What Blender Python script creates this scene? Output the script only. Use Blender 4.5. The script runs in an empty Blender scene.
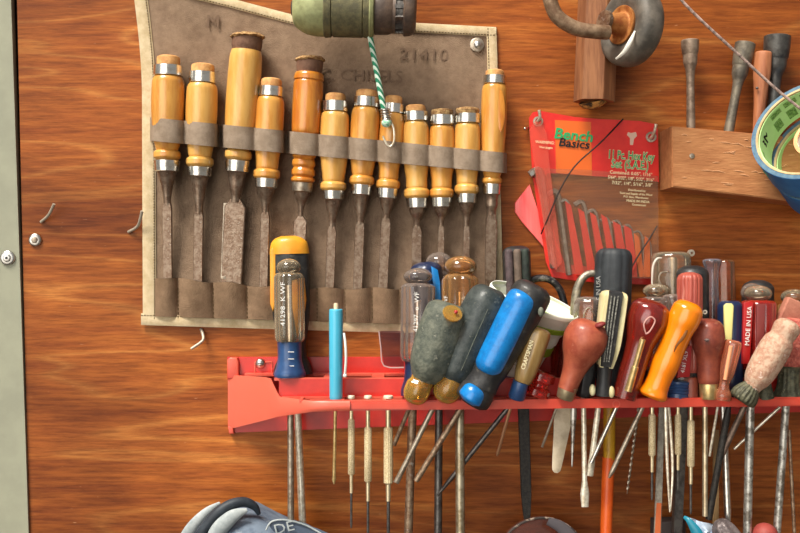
import bpy, bmesh, math, random
from mathutils import Vector, Matrix
random.seed(7)
SC = bpy.context.scene
COL = SC.collection
D = 1000.0          # camera to wall, mm
PI = math.pi

# ------------------------------------------------------------------ coordinates
def W(px, py, d):
    """a point of the bench wall: px,py as seen, d = millimetres in front of the plywood"""
    k = (1 - d / D) / 1000
    return Vector(((px - 400) * k, -d / 1000, (266.5 - py) * k))
def K(d): return (1 - d / D) / 1000

# ------------------------------------------------------------------ materials
def lin(c):
    out = []
    for v in c:
        v = v / 255
        out.append(v / 12.92 if v <= .04045 else ((v + .055) / 1.055) ** 2.4)
    return (*out, 1)
_M = {}
def M(name, c=None, rough=.5, metal=0, c2=None, ns=60, bump=0, bs=300, trans=0, coat=0, sss=0, stretch=(1, 1, 1),
      lo=.4, hi=.6, ior=1.45, detail=4, alpha=1, c3=None, spec=.5):
    if name in _M: return _M[name]
    if metal >= .4:
        gm = lambda q: tuple(255 * (v / 255) ** .62 for v in q) if q else q
        c, c2, c3 = gm(c), gm(c2), gm(c3)
    m = bpy.data.materials.new(name); m.use_nodes = True
    nt = m.node_tree; N = nt.nodes; L = nt.links
    p = N['Principled BSDF']
    p.inputs['Base Color'].default_value = lin(c)
    p.inputs['Roughness'].default_value = rough
    p.inputs['Metallic'].default_value = metal
    p.inputs['Transmission Weight'].default_value = trans
    p.inputs['IOR'].default_value = ior
    p.inputs['Coat Weight'].default_value = coat
    p.inputs['Coat Roughness'].default_value = .15
    p.inputs['Specular IOR Level'].default_value = spec
    p.inputs['Alpha'].default_value = alpha
    if sss:
        p.inputs['Subsurface Weight'].default_value = sss
        p.inputs['Subsurface Radius'].default_value = (.012, .006, .004)
        p.inputs['Subsurface Scale'].default_value = .5
    if c2 or bump:
        tc = N.new('ShaderNodeTexCoord'); mp = N.new('ShaderNodeMapping')
        mp.inputs['Scale'].default_value = stretch
        L.new(tc.outputs['Object'], mp.inputs[0])
    if c2:
        n = N.new('ShaderNodeTexNoise'); n.inputs['Scale'].default_value = ns; n.inputs['Detail'].default_value = detail
        n.inputs['Roughness'].default_value = .65
        r = N.new('ShaderNodeValToRGB')
        r.color_ramp.elements[0].position = lo; r.color_ramp.elements[0].color = lin(c)
        r.color_ramp.elements[1].position = hi; r.color_ramp.elements[1].color = lin(c2)
        if c3:
            e = r.color_ramp.elements.new(min(.95, hi + .12)); e.color = lin(c3)
        L.new(mp.outputs[0], n.inputs[0]); L.new(n.outputs[0], r.inputs[0]); L.new(r.outputs[0], p.inputs['Base Color'])
    if bump:
        b = N.new('ShaderNodeTexNoise'); b.inputs['Scale'].default_value = bs; b.inputs['Detail'].default_value = 3
        bb = N.new('ShaderNodeBump'); bb.inputs['Strength'].default_value = bump; bb.inputs['Distance'].default_value = .001
        L.new(mp.outputs[0], b.inputs[0]); L.new(b.outputs[0], bb.inputs['Height']); L.new(bb.outputs[0], p.inputs['Normal'])
    _M[name] = m
    return m

def plywood():
    m = bpy.data.materials.new('stained plywood'); m.use_nodes = True
    nt = m.node_tree; N = nt.nodes; L = nt.links; p = N['Principled BSDF']
    tc = N.new('ShaderNodeTexCoord')
    def mapped(sc, rot=0):
        mp = N.new('ShaderNodeMapping'); mp.inputs['Scale'].default_value = sc; mp.inputs['Rotation'].default_value = (0, rot, 0)
        L.new(tc.outputs['Object'], mp.inputs[0]); return mp.outputs[0]
    # broad wavy growth bands
    n1 = N.new('ShaderNodeTexNoise'); n1.inputs['Scale'].default_value = 1; n1.inputs['Detail'].default_value = 1.6
    n1.inputs['Distortion'].default_value = .35
    L.new(mapped((1.7, 1, 15), .06), n1.inputs[0])
    mul = N.new('ShaderNodeMath'); mul.operation = 'MULTIPLY'; mul.inputs[1].default_value = 15.0
    L.new(n1.outputs[0], mul.inputs[0])
    fr = N.new('ShaderNodeMath'); fr.operation = 'PINGPONG'; fr.inputs[1].default_value = 1.0
    L.new(mul.outputs[0], fr.inputs[0])
    # fine grain
    n2 = N.new('ShaderNodeTexNoise'); n2.inputs['Scale'].default_value = 1; n2.inputs['Detail'].default_value = 5; n2.inputs['Roughness'].default_value = .7
    L.new(mapped((26, 1, 330), .04), n2.inputs[0])
    n3 = N.new('ShaderNodeTexNoise'); n3.inputs['Scale'].default_value = 1; n3.inputs['Detail'].default_value = 4
    L.new(mapped((9, 1, 120), .04), n3.inputs[0])
    n4 = N.new('ShaderNodeTexNoise'); n4.inputs['Scale'].default_value = 1; n4.inputs['Detail'].default_value = 3
    L.new(mapped((3.4, 1, 9), .1), n4.inputs[0])
    r1 = N.new('ShaderNodeValToRGB')
    e = r1.color_ramp.elements
    e[0].position = 0; e[0].color = lin((142, 80, 42)); e[1].position = 1; e[1].color = lin((206, 146, 88))
    x = e.new(.5); x.color = lin((158, 92, 50)); x = e.new(.8); x.color = lin((172, 106, 60))
    L.new(fr.outputs[0], r1.inputs[0])
    r3 = N.new('ShaderNodeValToRGB'); e = r3.color_ramp.elements
    e[0].position = .32; e[0].color = lin((128, 68, 38)); e[1].position = .7; e[1].color = lin((182, 114, 62))
    L.new(n3.outputs[0], r3.inputs[0])
    mx = N.new('ShaderNodeMix'); mx.data_type = 'RGBA'; mx.inputs[0].default_value = .55
    L.new(r1.outputs[0], mx.inputs[6]); L.new(r3.outputs[0], mx.inputs[7])
    r4 = N.new('ShaderNodeValToRGB'); e = r4.color_ramp.elements
    e[0].position = .34; e[0].color = (.52, .43, .38, 1); e[1].position = .62; e[1].color = (1.14, 1.08, 1.0, 1)
    L.new(n4.outputs[0], r4.inputs[0])
    m2 = N.new('ShaderNodeMix'); m2.data_type = 'RGBA'; m2.blend_type = 'MULTIPLY'; m2.inputs[0].default_value = 1
    L.new(mx.outputs[2], m2.inputs[6]); L.new(r4.outputs[0], m2.inputs[7])
    r2 = N.new('ShaderNodeValToRGB'); e = r2.color_ramp.elements
    e[0].position = .34; e[0].color = (.60, .53, .48, 1); e[1].position = .60; e[1].color = (1.16, 1.15, 1.12, 1)
    L.new(n2.outputs[0], r2.inputs[0])
    m3 = N.new('ShaderNodeMix'); m3.data_type = 'RGBA'; m3.blend_type = 'MULTIPLY'; m3.inputs[0].default_value = 1
    L.new(m2.outputs[2], m3.inputs[6]); L.new(r2.outputs[0], m3.inputs[7])
    # pale scratches and dust specks
    n5 = N.new('ShaderNodeTexNoise'); n5.inputs['Scale'].default_value = 1; n5.inputs['Detail'].default_value = 2
    L.new(mapped((90, 1, 500), -.1), n5.inputs[0])
    r5 = N.new('ShaderNodeValToRGB'); e = r5.color_ramp.elements
    e[0].position = .72; e[0].color = (0, 0, 0, 1); e[1].position = .8; e[1].color = (.4, .4, .4, 1)
    L.new(n5.outputs[0], r5.inputs[0])
    m5 = N.new('ShaderNodeMix'); m5.data_type = 'RGBA'; m5.inputs[7].default_value = lin((222, 178, 140))
    L.new(r5.outputs[0], m5.inputs[0]); L.new(m3.outputs[2], m5.inputs[6])
    hs = N.new('ShaderNodeHueSaturation'); hs.inputs['Saturation'].default_value = PLY_SAT; hs.inputs['Value'].default_value = PLY_VAL
    L.new(m5.outputs[2], hs.inputs['Color'])
    L.new(hs.outputs[0], p.inputs['Base Color'])
    p.inputs['Roughness'].default_value = .5; p.inputs['Specular IOR Level'].default_value = .22
    b = N.new('ShaderNodeBump'); b.inputs['Strength'].default_value = .25; b.inputs['Distance'].default_value = .001
    L.new(n2.outputs[0], b.inputs['Height']); L.new(b.outputs[0], p.inputs['Normal'])
    return m
PLY_SAT, PLY_VAL = 1.04, 1.0

def film(name, c, a, tc=(.97, .95, .93, 1)):
    """thin clear plastic sheet"""
    m = bpy.data.materials.new(name); m.use_nodes = True
    nt = m.node_tree; N = nt.nodes; L = nt.links
    p = N['Principled BSDF']; p.inputs['Base Color'].default_value = lin(c); p.inputs['Roughness'].default_value = .12
    tr = N.new('ShaderNodeBsdfTransparent'); tr.inputs[0].default_value = tc
    mx = N.new('ShaderNodeMixShader'); mx.inputs[0].default_value = a
    L.new(tr.outputs[0], mx.inputs[1]); L.new(p.outputs[0], mx.inputs[2])
    L.new(mx.outputs[0], N['Material Output'].inputs[0])
    return m

def acetate(name, c, a=.2, rough=.06, tint=.45):
    """clear cellulose handle: tinted see-through body, denser towards its edges, with a glossy skin"""
    m = bpy.data.materials.new(name); m.use_nodes = True
    nt = m.node_tree; N = nt.nodes; L = nt.links
    p = N['Principled BSDF']; p.inputs['Base Color'].default_value = lin(c); p.inputs['Roughness'].default_value = .22
    p.inputs['Specular IOR Level'].default_value = .8
    p.inputs['Coat Weight'].default_value = 1; p.inputs['Coat Roughness'].default_value = rough
    mxv = max(c); tr = N.new('ShaderNodeBsdfTransparent'); tr.inputs[0].default_value = lin(tuple(250 * (v / mxv) ** tint for v in c))
    lw = N.new('ShaderNodeLayerWeight'); lw.inputs[0].default_value = .45
    mr = N.new('ShaderNodeMapRange'); mr.inputs[1].default_value = .15; mr.inputs[2].default_value = .9
    mr.inputs[3].default_value = a; mr.inputs[4].default_value = min(1, a + .55)
    L.new(lw.outputs['Facing'], mr.inputs[0])
    g = N.new('ShaderNodeBsdfGlossy'); g.inputs['Roughness'].default_value = .08
    mx = N.new('ShaderNodeMixShader'); L.new(mr.outputs[0], mx.inputs[0])
    L.new(tr.outputs[0], mx.inputs[1]); L.new(p.outputs[0], mx.inputs[2])
    fz = N.new('ShaderNodeFresnel'); fz.inputs[0].default_value = 1.5
    m2 = N.new('ShaderNodeMixShader'); L.new(fz.outputs[0], m2.inputs[0]); L.new(mx.outputs[0], m2.inputs[1]); L.new(g.outputs[0], m2.inputs[2])
    L.new(m2.outputs[0], N['Material Output'].inputs[0])
    return m

STEEL = M('bright steel', (205, 198, 186), .28, 1, c2=(150, 140, 128), ns=220, bump=.1)
CHROME = M('chrome', (180, 176, 168), .3, 1)
OLDSTEEL = M('aged steel', (150, 134, 112), .42, .9, c2=(96, 74, 56), ns=150, bump=.3, bs=500, lo=.45, hi=.7)
RUSTSTEEL = M('rusty steel', (130, 104, 78), .45, .75, c2=(80, 50, 32), ns=130, bump=.5, bs=450, c3=(150, 138, 124))
BLADE = M('brown chisel steel', (126, 102, 82), .36, .8, c2=(84, 58, 42), ns=170, bump=.25, bs=600, lo=.4, hi=.62, c3=(176, 160, 140))
DARKSTEEL = M('dark steel', (70, 66, 62), .4, .8, c2=(44, 40, 38), ns=140, bump=.3)
BLACKFILE = M('black file steel', (34, 32, 30), .45, .3, c2=(54, 49, 44), ns=300, bump=.6, bs=900)
MOTTLED = M('mottled plated steel', (176, 172, 160), .4, .8, c2=(84, 76, 66), ns=110, bump=.4, bs=260, lo=.45, hi=.58)
BRASS = M('brass', (206, 168, 96), .34, .8, c2=(166, 124, 62), ns=200)
KNURL = M('knurled brass', (240, 222, 182), .42, .35, c2=(206, 180, 134), ns=900, bump=.6, bs=1400)
PALEMETAL = M('pale nickel', (236, 224, 196), .32, .6, c2=(184, 164, 130), ns=250)
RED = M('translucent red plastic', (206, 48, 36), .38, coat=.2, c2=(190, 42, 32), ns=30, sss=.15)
PINKRED = M('lit pale red plastic', (222, 98, 76), .42, coat=.15, c2=(210, 80, 62), ns=25, sss=.2)  # paler copy of the rack red, the light on it put into the colour
WHITE = M('white paint', (238, 236, 230), .5)
GREENP = M('green print', (44, 160, 96), .5)
BLACKP = M('black print', (22, 20, 20), .5)
CREAMP = M('cream print', (236, 222, 178), .5)

# ------------------------------------------------------------------ mesh makers
def newbm(): return bmesh.new()

def cr(pts, k=5):
    """catmull-rom through tuples"""
    if len(pts) < 3: return list(pts)
    P = [pts[0]] + list(pts) + [pts[-1]]
    out = []
    for i in range(1, len(P) - 2):
        p0, p1, p2, p3 = P[i - 1], P[i], P[i + 1], P[i + 2]
        for j in range(k):
            t = j / k
            out.append(tuple(.5 * (2 * b + (c - a) * t + (2 * a - 5 * b + 4 * c - d) * t * t + (3 * b - a - 3 * c + d) * t ** 3)
                             for a, b, c, d in zip(p0, p1, p2, p3)))
    out.append(tuple(pts[-1]))
    return out

def pc(pts, k=5):
    """profile smoothing: shape-preserving cubic of the other values over the first one"""
    n = len(pts)
    if n < 3: return list(pts)
    S = [p[0] for p in pts]; h = [max(1e-6, b - a) for a, b in zip(S, S[1:])]
    dim = len(pts[0]); ms = []
    for c in range(1, dim):
        d = [(pts[i + 1][c] - pts[i][c]) / h[i] for i in range(n - 1)]
        m = [d[0] * 1.4]
        for i in range(1, n - 1):
            if d[i - 1] * d[i] <= 0: m.append(0)
            else:
                w1, w2 = 2 * h[i] + h[i - 1], h[i] + 2 * h[i - 1]
                m.append((w1 + w2) / (w1 / d[i - 1] + w2 / d[i]))
        m.append(d[-1]); ms.append(m)
    out = []
    for i in range(n - 1):
        for j in range(k):
            t = j / k; q = [S[i] + t * h[i]]
            for c in range(1, dim):
                m = ms[c - 1]; a, b = pts[i][c], pts[i + 1][c]
                q.append((2*t**3 - 3*t*t + 1) * a + (t**3 - 2*t*t + t) * h[i] * m[i] + (-2*t**3 + 3*t*t) * b + (t**3 - t*t) * h[i] * m[i + 1])
            out.append(tuple(q))
    out.append(tuple(pts[-1]))
    return out

def section(shape, n=28):
    out = []
    if shape == 'rect':
        for sx, sy in ((1, 1), (-1, 1), (-1, -1), (1, -1)):
            q = [(1, .75), (.9, 1)] if sx * sy > 0 else [(.9, 1), (1, .75)]
            for a, b in q: out.append((a * sx, b * sy))
        return out
    if shape == 'round':
        return [(math.cos(2 * PI * i / n), math.sin(2 * PI * i / n)) for i in range(n)]
    if shape in ('hex', 'oct', 'quad'):
        k = {'hex': 6, 'oct': 8, 'quad': 4}[shape]
        for i in range(k * 6):
            a = 2 * PI * i / (k * 6)
            r = math.cos(PI / k) / math.cos((a % (2 * PI / k)) - PI / k)
            r = min(r, .965)/.965
            out.append((r * math.cos(a), r * math.sin(a)))
        return out
    kind, k, dep = shape
    for i in range(k * 8):
        a = 2 * PI * i / (k * 8)
        c = .5 + .5 * math.cos(k * a)
        r = 1 - dep * (c ** 3 if kind == 'groove' else c)
        out.append((r * math.cos(a), r * math.sin(a)))
    return out

def ring_skin(bm, rings, capa=True, capb=True):
    vs = [[bm.verts.new(p) for p in r] for r in rings]
    n = len(vs[0])
    for a, b in zip(vs, vs[1:]):
        for i in range(n):
            j = (i + 1) % n
            bm.faces.new((a[i], a[j], b[j], b[i]))
    if capa: bm.faces.new(list(reversed(vs[0])))
    if capb: bm.faces.new(vs[-1])
    return vs

def loft(A, B, st, shape='round', n=28, spin=0, k=0, bm=None):
    """A,B=(px,py,d); st = (s, rx[, ry[, mix]]) s measured in px from A along AB"""
    bm = bm or newbm()
    a, b = W(*A), W(*B)
    Lp = math.hypot(B[0] - A[0], B[1] - A[1])
    ax = (b - a); T = ax.normalized()
    X = T.cross(Vector((0, 1, 0)))
    if X.length < 1e-4: X = Vector((1, 0, 0))
    X.normalize(); Y = X.cross(T); Y.normalize()
    kk = K((A[2] + B[2]) / 2)
    st = [((q[0], q[1], q[1], 1) if len(q) == 2 else (*q, 1) if len(q) == 3 else q) for q in st]
    if k: st = pc(st, k)
    sec = section(shape, n); cs, sn = math.cos(spin), math.sin(spin)
    rings = []
    for s, rx, ry, mixv in st:
        c = a + ax * (s / Lp)
        rg = []
        for (u, v) in sec:
            if mixv < 1:
                l = math.hypot(u, v); u, v = u * mixv + u / l * (1 - mixv), v * mixv + v / l * (1 - mixv)
            u, v = u * cs - v * sn, u * sn + v * cs
            rg.append(c + X * (u * max(rx, .02) * kk) + Y * (v * max(ry, .02) * kk))
        rings.append(rg)
    ring_skin(bm, rings)
    return bm

def tube(pts, r, n=12, k=6, bm=None, flat=1.0):
    bm = bm or newbm()
    r = r if isinstance(r, (list, tuple)) else [r] * len(pts)
    q = [(*p, rr) for p, rr in zip(pts, r)]
    q = cr(q, k) if k else q
    P = [W(*c[:3]) for c in q]
    rings = []; up = None
    for i, p in enumerate(P):
        t = (P[min(i + 1, len(P) - 1)] - P[max(i - 1, 0)]).normalized()
        if up is None:
            up = Vector((0, 1, 0)) if abs(t.y) < .9 else Vector((1, 0, 0))
        x = t.cross(up).normalized(); up = x.cross(t).normalized()
        rr = q[i][3] * K(q[i][2])
        rings.append([p + x * (math.cos(a) * rr) + up * (math.sin(a) * rr * flat) for a in [2 * PI * j / n for j in range(n)]])
    ring_skin(bm, rings)
    return bm

def prism(poly, d0, d1, bev=0, bm=None, smoothk=0):
    """outline as seen at the front depth d1, straight back to d0"""
    own = bm is None
    bm = bm or newbm()
    if smoothk:
        P = poly[-1:] + poly + poly[:2]
        poly = []
        for i in range(1, len(P) - 2):
            p0, p1, p2, p3 = P[i - 1:i + 3] if i + 3 <= len(P) else P[-4:]
            for j in range(smoothk):
                t = j / smoothk
                poly.append(tuple(.5 * (2 * b + (c - a) * t + (2 * a - 5 * b + 4 * c - d) * t * t + (3 * b - a - 3 * c + d) * t ** 3) for a, b, c, d in zip(p0, p1, p2, p3)))
    f = [W(x, y, d1) for x, y in poly]
    back = [Vector((p.x, -d0 / 1000, p.z)) for p in f]
    va = [bm.verts.new(p) for p in f]; vb = [bm.verts.new(p) for p in back]
    ff = bm.faces.new(va); bm.faces.new(list(reversed(vb)))
    n = len(va)
    for i in range(n):
        j = (i + 1) % n
        bm.faces.new((va[j], va[i], vb[i], vb[j]))
    if bev and own:
        ed = [e for e in ff.edges]
        bmesh.ops.bevel(bm, geom=ed, offset=bev / 1000, segments=3, affect='EDGES', profile=.5, clamp_overlap=True)
    return bm

def sheet(grid, thick, bm=None):
    """grid[i][j] world points of the face towards the viewer; given thickness (mm) backwards"""
    bm = bm or newbm()
    F = [[bm.verts.new(p) for p in r] for r in grid]
    t = Vector((0, thick / 1000, 0))
    Bk = [[bm.verts.new(p + t) for p in r] for r in grid]
    a, b = len(F), len(F[0])
    for i in range(a - 1):
        for j in range(b - 1):
            bm.faces.new((F[i][j], F[i + 1][j], F[i + 1][j + 1], F[i][j + 1]))
            bm.faces.new((Bk[i][j], Bk[i][j + 1], Bk[i + 1][j + 1], Bk[i + 1][j]))
    for i in range(a - 1):
        bm.faces.new((F[i][0], Bk[i][0], Bk[i + 1][0], F[i + 1][0]))
        bm.faces.new((F[i + 1][-1], Bk[i + 1][-1], Bk[i][-1], F[i][-1]))
    for j in range(b - 1):
        bm.faces.new((F[0][j + 1], Bk[0][j + 1], Bk[0][j], F[0][j]))
        bm.faces.new((F[-1][j], Bk[-1][j], Bk[-1][j + 1], F[-1][j + 1]))
    return bm

def box(x0, x1, z0, z1, y0, y1, bm=None):
    bm = bm or newbm()
    v = [bm.verts.new((x, y, z)) for x in (x0, x1) for y in (y0, y1) for z in (z0, z1)]
    for f in ((0, 1, 3, 2), (4, 6, 7, 5), (0, 4, 5, 1), (2, 3, 7, 6), (0, 2, 6, 4), (1, 5, 7, 3)):
        bm.faces.new([v[i] for i in f])
    return bm

def link(name, bm, mat, origin, parent=None, label=None, angle=38):
    bmesh.ops.recalc_face_normals(bm, faces=bm.faces[:])
    me = bpy.data.meshes.new(name)
    bmesh.ops.translate(bm, verts=bm.verts[:], vec=-origin)
    bm.to_mesh(me); bm.free()
    for p in me.polygons: p.use_smooth = True
    me.set_sharp_from_angle(angle=math.radians(angle))
    me.materials.append(mat)
    o = bpy.data.objects.new(name, me); COL.objects.link(o)
    if parent is not None: o.parent = parent
    else: o.location = origin
    if label: o['label'] = label
    return o

class Thing:
    def __init__(s, name, label, cat, at, group=None):
        s.o = W(*at)
        s.e = bpy.data.objects.new(name, None); COL.objects.link(s.e)
        s.e.empty_display_size = .01
        s.e.location = s.o; s.e['label'] = label; s.e['category'] = cat
        if group: s.e['group'] = group
    def add(s, name, bm, mat, under=None, label=None, angle=38):
        return link(name, bm, mat, s.o, under or s.e, label, angle)
    def text(s, t, px, py, d, h, mat, ang=0, under=None, sx=1.0, name='lettering', tilt=None, bold=0, depth=.0002, shear=0, label=None):
        o = text_mesh(name, t, px, py, d, h, mat, ang, sx, tilt, bold, depth, shear)
        o.location = o.location - s.o; o.parent = under or s.e
        if label: o['label'] = label
        return o

def text_mesh(name, t, px, py, d, h, mat, ang=0, sx=1.0, tilt=None, bold=0, depth=.0002, shear=0):
    cu = bpy.data.curves.new(name, 'FONT'); cu.body = t; cu.align_x = 'CENTER'; cu.align_y = 'CENTER'
    cu.size = h * 1.4 * K(d); cu.extrude = depth; cu.offset = bold; cu.shear = shear; cu.resolution_u = 2
    to = bpy.data.objects.new('tmp', cu); COL.objects.link(to)
    bpy.context.view_layer.update()
    me = bpy.data.meshes.new_from_object(to.evaluated_get(bpy.context.evaluated_depsgraph_get()))
    bpy.data.objects.remove(to); bpy.data.curves.remove(cu)
    R = Matrix.Rotation(-math.radians(ang), 4, 'Y') @ (tilt or Matrix.Identity(4)) @ Matrix.Rotation(PI / 2, 4, 'X') @ Matrix.Diagonal((sx, 1, 1, 1))
    me.transform(R)
    me.materials.clear(); me.materials.append(mat)
    o = bpy.data.objects.new(name, me); COL.objects.link(o); o.location = W(px, py, d)
    return o

def solo(name, bm, mat, label, cat, at, group=None, angle=38):
    o = link(name, bm, mat, W(*at), None, label, angle)
    o['category'] = cat
    if group: o['group'] = group
    return o
def structure(name, bm, mat):
    o = link(name, bm, mat, Vector((0, 0, 0)), None, None, 30); o['kind'] = 'structure'; return o

def ball(c, r, ry=None, bm=None, ang=0):
    """slightly flattened ball, c=(px,py,d), r across, ry half height"""
    ry = ry or r
    dx, dy = math.sin(math.radians(ang)), math.cos(math.radians(ang))
    A = (c[0] - dx * ry, c[1] - dy * ry, c[2]); B = (c[0] + dx * ry, c[1] + dy * ry, c[2])
    st = [(ry - ry * math.cos(PI * i / 14), r * math.sin(PI * i / 14)) for i in range(15)]
    return loft(A, B, st, bm=bm)

# ================================================================== SETTING
ply = plywood()
bm = newbm()
f = [W(13, -400, 0), W(1250, -400, 0), W(1250, 900, 0), W(33, 900, 0), W(29, 533, 0), W(17, 0, 0)]
va = [bm.verts.new(p) for p in f]; vb = [bm.verts.new(p + Vector((0, .012, 0))) for p in f]
bm.faces.new(va); bm.faces.new(list(reversed(vb)))
for i in range(6): bm.faces.new((va[(i + 1) % 6], va[i], vb[i], vb[(i + 1) % 6]))
structure('wall_back', bm, ply)
structure('trim_2', box(-.9, -.30, -.75, .75, .0125, .02), M('shadow dark backing', (52, 34, 24), .8, c2=(30, 22, 18), ns=40))  # dark backing added behind the gap, the strip's shadow put into its colour
m_alu = M('painted aluminium strip', (160, 160, 138), .5, .1, c2=(150, 150, 130), ns=18, bump=.06, bs=120)
bm = prism([(-300, -400), (0, -400), (11, 0), (28.5, 533), (36, 900), (-300, 900)], -6, 3, bev=1.2)
structure('trim_1', bm, m_alu)

def roundhead(name, label, cat, px, py, r, d0, mat, socket='hex', group=None):
    t = Thing(name, label, cat, (px, py, d0), group)
    bm = newbm(); c = W(px, py, d0); kk = K(d0)
    rings = []
    for (dd, rr) in ((0, r), (1.2, r), (2.0, r * .93), (2.6, r * .75)):
        rings.append([c + Vector((math.cos(a) * rr * kk, -dd / 1000, math.sin(a) * rr * kk)) for a in [2 * PI * i / 28 for i in range(28)]])
    ring_skin(bm, rings); t.add('head', bm, mat)
    bm = newbm(); rings = []
    n = 6 if socket == 'hex' else 20
    for (dd, rr) in ((2.4, r * .55), (3.6, r * .5), (4.0, r * .38)):
        rings.append([c + Vector((math.cos(a) * rr * kk, -dd / 1000, math.sin(a) * rr * kk)) for a in [2 * PI * i / n for i in range(n)]])
    ring_skin(bm, rings); t.add('nut' if socket == 'hex' else 'dome', bm, CHROME if socket != 'hex' else OLDSTEEL)
    if socket != 'hex':
        bm = newbm(); rings = []
        for (dd, rr) in ((3.9, r * .2), (4.15, r * .2)):
            rings.append([c + Vector((math.cos(a) * rr * kk, -dd / 1000, math.sin(a) * rr * kk)) for a in [2 * PI * i / 8 for i in range(8)]])
        ring_skin(bm, rings); t.add('socket', bm, BLACKP)
    return t
roundhead('rivet', 'round silver rivet on the pale metal strip at the left edge', 'rivet', 8, 258, 7.5, 3.1, CHROME, 'dome')
roundhead('bolt', 'hex bolt with a round washer on the plywood near the metal strip', 'bolt', 35.5, 240, 6.5, .1, STEEL)
def nail(pts, label, r=1.5):
    solo('bent_nail', tube(pts, r, k=3), M('dull nail steel', (178, 168, 150), .45, .35), label, 'nail', pts[0], 'bent nails in the plywood')
nail([(54, 204, 14), (50.5, 212, 10), (47, 217, 6), (41, 222, .3)], 'bent nail just above the hex bolt on the bare plywood')
nail([(142, 211, 16), (140, 220, 12), (137, 227, 7), (128.5, 232, .3)], 'bent nail sticking out beside the left border of the tool roll')
nail([(201, 329, .3), (203, 335, 6), (202.5, 341, 10), (191, 349, 14)], 'bent nail just below the bottom border of the tool roll')

# ================================================================== TOOL ROLL
SUEDE = M('brown suede', (150, 126, 104), .92, c2=(126, 103, 84), ns=90, bump=.7, bs=900, lo=.35, hi=.7, spec=.15)
SUEDE2 = M('worn brown suede of pocket', (142, 116, 92), .92, c2=(110, 88, 68), ns=60, bump=.7, bs=800, lo=.35, hi=.7, spec=.15)
STRAPM = M('grey brown leather strap', (156, 138, 120), .85, c2=(138, 120, 102), ns=70, bump=.5, bs=900, spec=.2)
TANB = M('tan cloth binding', (222, 202, 166), .9, c2=(198, 174, 134), ns=120, bump=.6, bs=1500, lo=.35, hi=.7, spec=.15)
STITCH = M('dark stitching thread', (96, 74, 46), .9)
roll = Thing('tool_roll', 'brown suede chisel roll with tan cloth border nailed to the plywood', 'tool roll', (320, 330, 0))
def rtop(x):
    pts = [(133, -18), (180, -14), (230, -2), (290, 14), (360, 20), (420, 23), (495, 27)]
    for (a, b), (c, d) in zip(pts, pts[1:]):
        if x <= c: t = max(0, (x - a) / (c - a)); return b + (d - b) * t
    return 27
def rbot(x): return 325 + (x - 140) * (333 - 325) / 260 if x < 400 else 333 - (x - 400) * .02
def rleft(y): return 133 + 9 * math.sin(min(1, max(0, (y + 10) / 110)) * PI / 2) + (y > 120) * (y - 120) * .004
def rright(y): return 496.5 + (y - 27) * 7.5 / 300
def rdep(x, y): return 4 + 1.2 * math.sin(x * .045) * math.sin(y * .021 + 1) + .8 * math.sin(x * .11 + y * .02)
G = []
for i in range(61):
    u = i / 60; row = []
    for j in range(41):
        v = j / 40
        xm = 133 + u * 365; yt = rtop(xm); yb = rbot(xm)
        y = yt + (yb - yt) * v; x = rleft(y) + (rright(y) - rleft(y)) * u
        row.append(W(x, y, rdep(x, y)))
    G.append(row)
roll.add('backing', sheet(G, 2), SUEDE)
def border(pts_fn, n, w, name='binding'):
    """folded cloth edge: pts_fn(t)-> (outer xy, inner xy)"""
    g = []
    for i in range(n + 1):
        (ox, oy), (ix, iy) = pts_fn(i / n)
        row = []
        for j in range(7):
            v = j / 6
            x, y = ox + (ix - ox) * v, oy + (iy - oy) * v
            row.append(W(x, y, rdep(x, y) + .6 + 1.5 * math.sin(PI * (v * .94 + .03)) ** .5))
        g.append(row)
    b = roll.add(name, sheet(g, 3.4), TANB)
    # stitch line
    bm = newbm()
    for i in range(n * 2):
        t0, t1 = i / (n * 2), (i + .6) / (n * 2)
        def q(t):
            (ox, oy), (ix, iy) = pts_fn(t); v = .86
            x, y = ox + (ix - ox) * v, oy + (iy - oy) * v
            return (x, y, rdep(x, y) + 2.0)
        tube([q(t0), q(t1)], .45, n=5, k=0, bm=bm)
    roll.add('stitching', bm, STITCH, under=b)
border(lambda t: ((rleft(-12 + t * 332), -12 + t * 332), (rleft(-12 + t * 332) + 13.5, -12 + t * 332)), 60, 12)
border(lambda t: ((141 + t * 361, rbot(141 + t * 361)), (141 + t * 361, rbot(141 + t * 361) - 11.5)), 60, 12)
border(lambda t: ((134 + t * 362, rtop(134 + t * 362)), (134 + t * 362, rtop(134 + t * 362) + 9.5)), 60, 10)
border(lambda t: ((rright(28 + t * 302), 28 + t * 302), (rright(28 + t * 302) - 10, 28 + t * 302)), 50, 10)
PRINT = M('faded dark stamp', (122, 100, 83), .95, spec=.1)
roll.text('21410', 424, 55, 5.2, 12, PRINT, ang=-2, sx=1.2, label='faded stamped number')
roll.text('C. CHISELS', 361, 76, 5.4, 12, PRINT, ang=-2, sx=1.05)
roll.text('M', 213, 22, 5.6, 13, PRINT, ang=-2)
# screw holding the roll
t = Thing('screw', 'silver screw with dark washer in the top right corner of the tool roll', 'screw', (477, 45, 6))
bm = newbm(); c = W(477, 45, 5.5)
def disc(c, prof, n=28, cx=0):
    bm = newbm(); rings = []
    for dd, rr in prof: rings.append([c + Vector((math.cos(a) * rr / 1000, -dd / 1000, math.sin(a) * rr / 1000)) for a in [2 * PI * i / n for i in range(n)]])
    ring_skin(bm, rings); return bm
t.add('washer', disc(c, ((0, 7), (1, 7), (1.5, 6))), OLDSTEEL)
t.add('head', disc(c + Vector((.0006, 0, 0)), ((1.2, 3.8), (2.4, 3.6), (3.6, 2.2), (3.9, .4))), CHROME)

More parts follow.
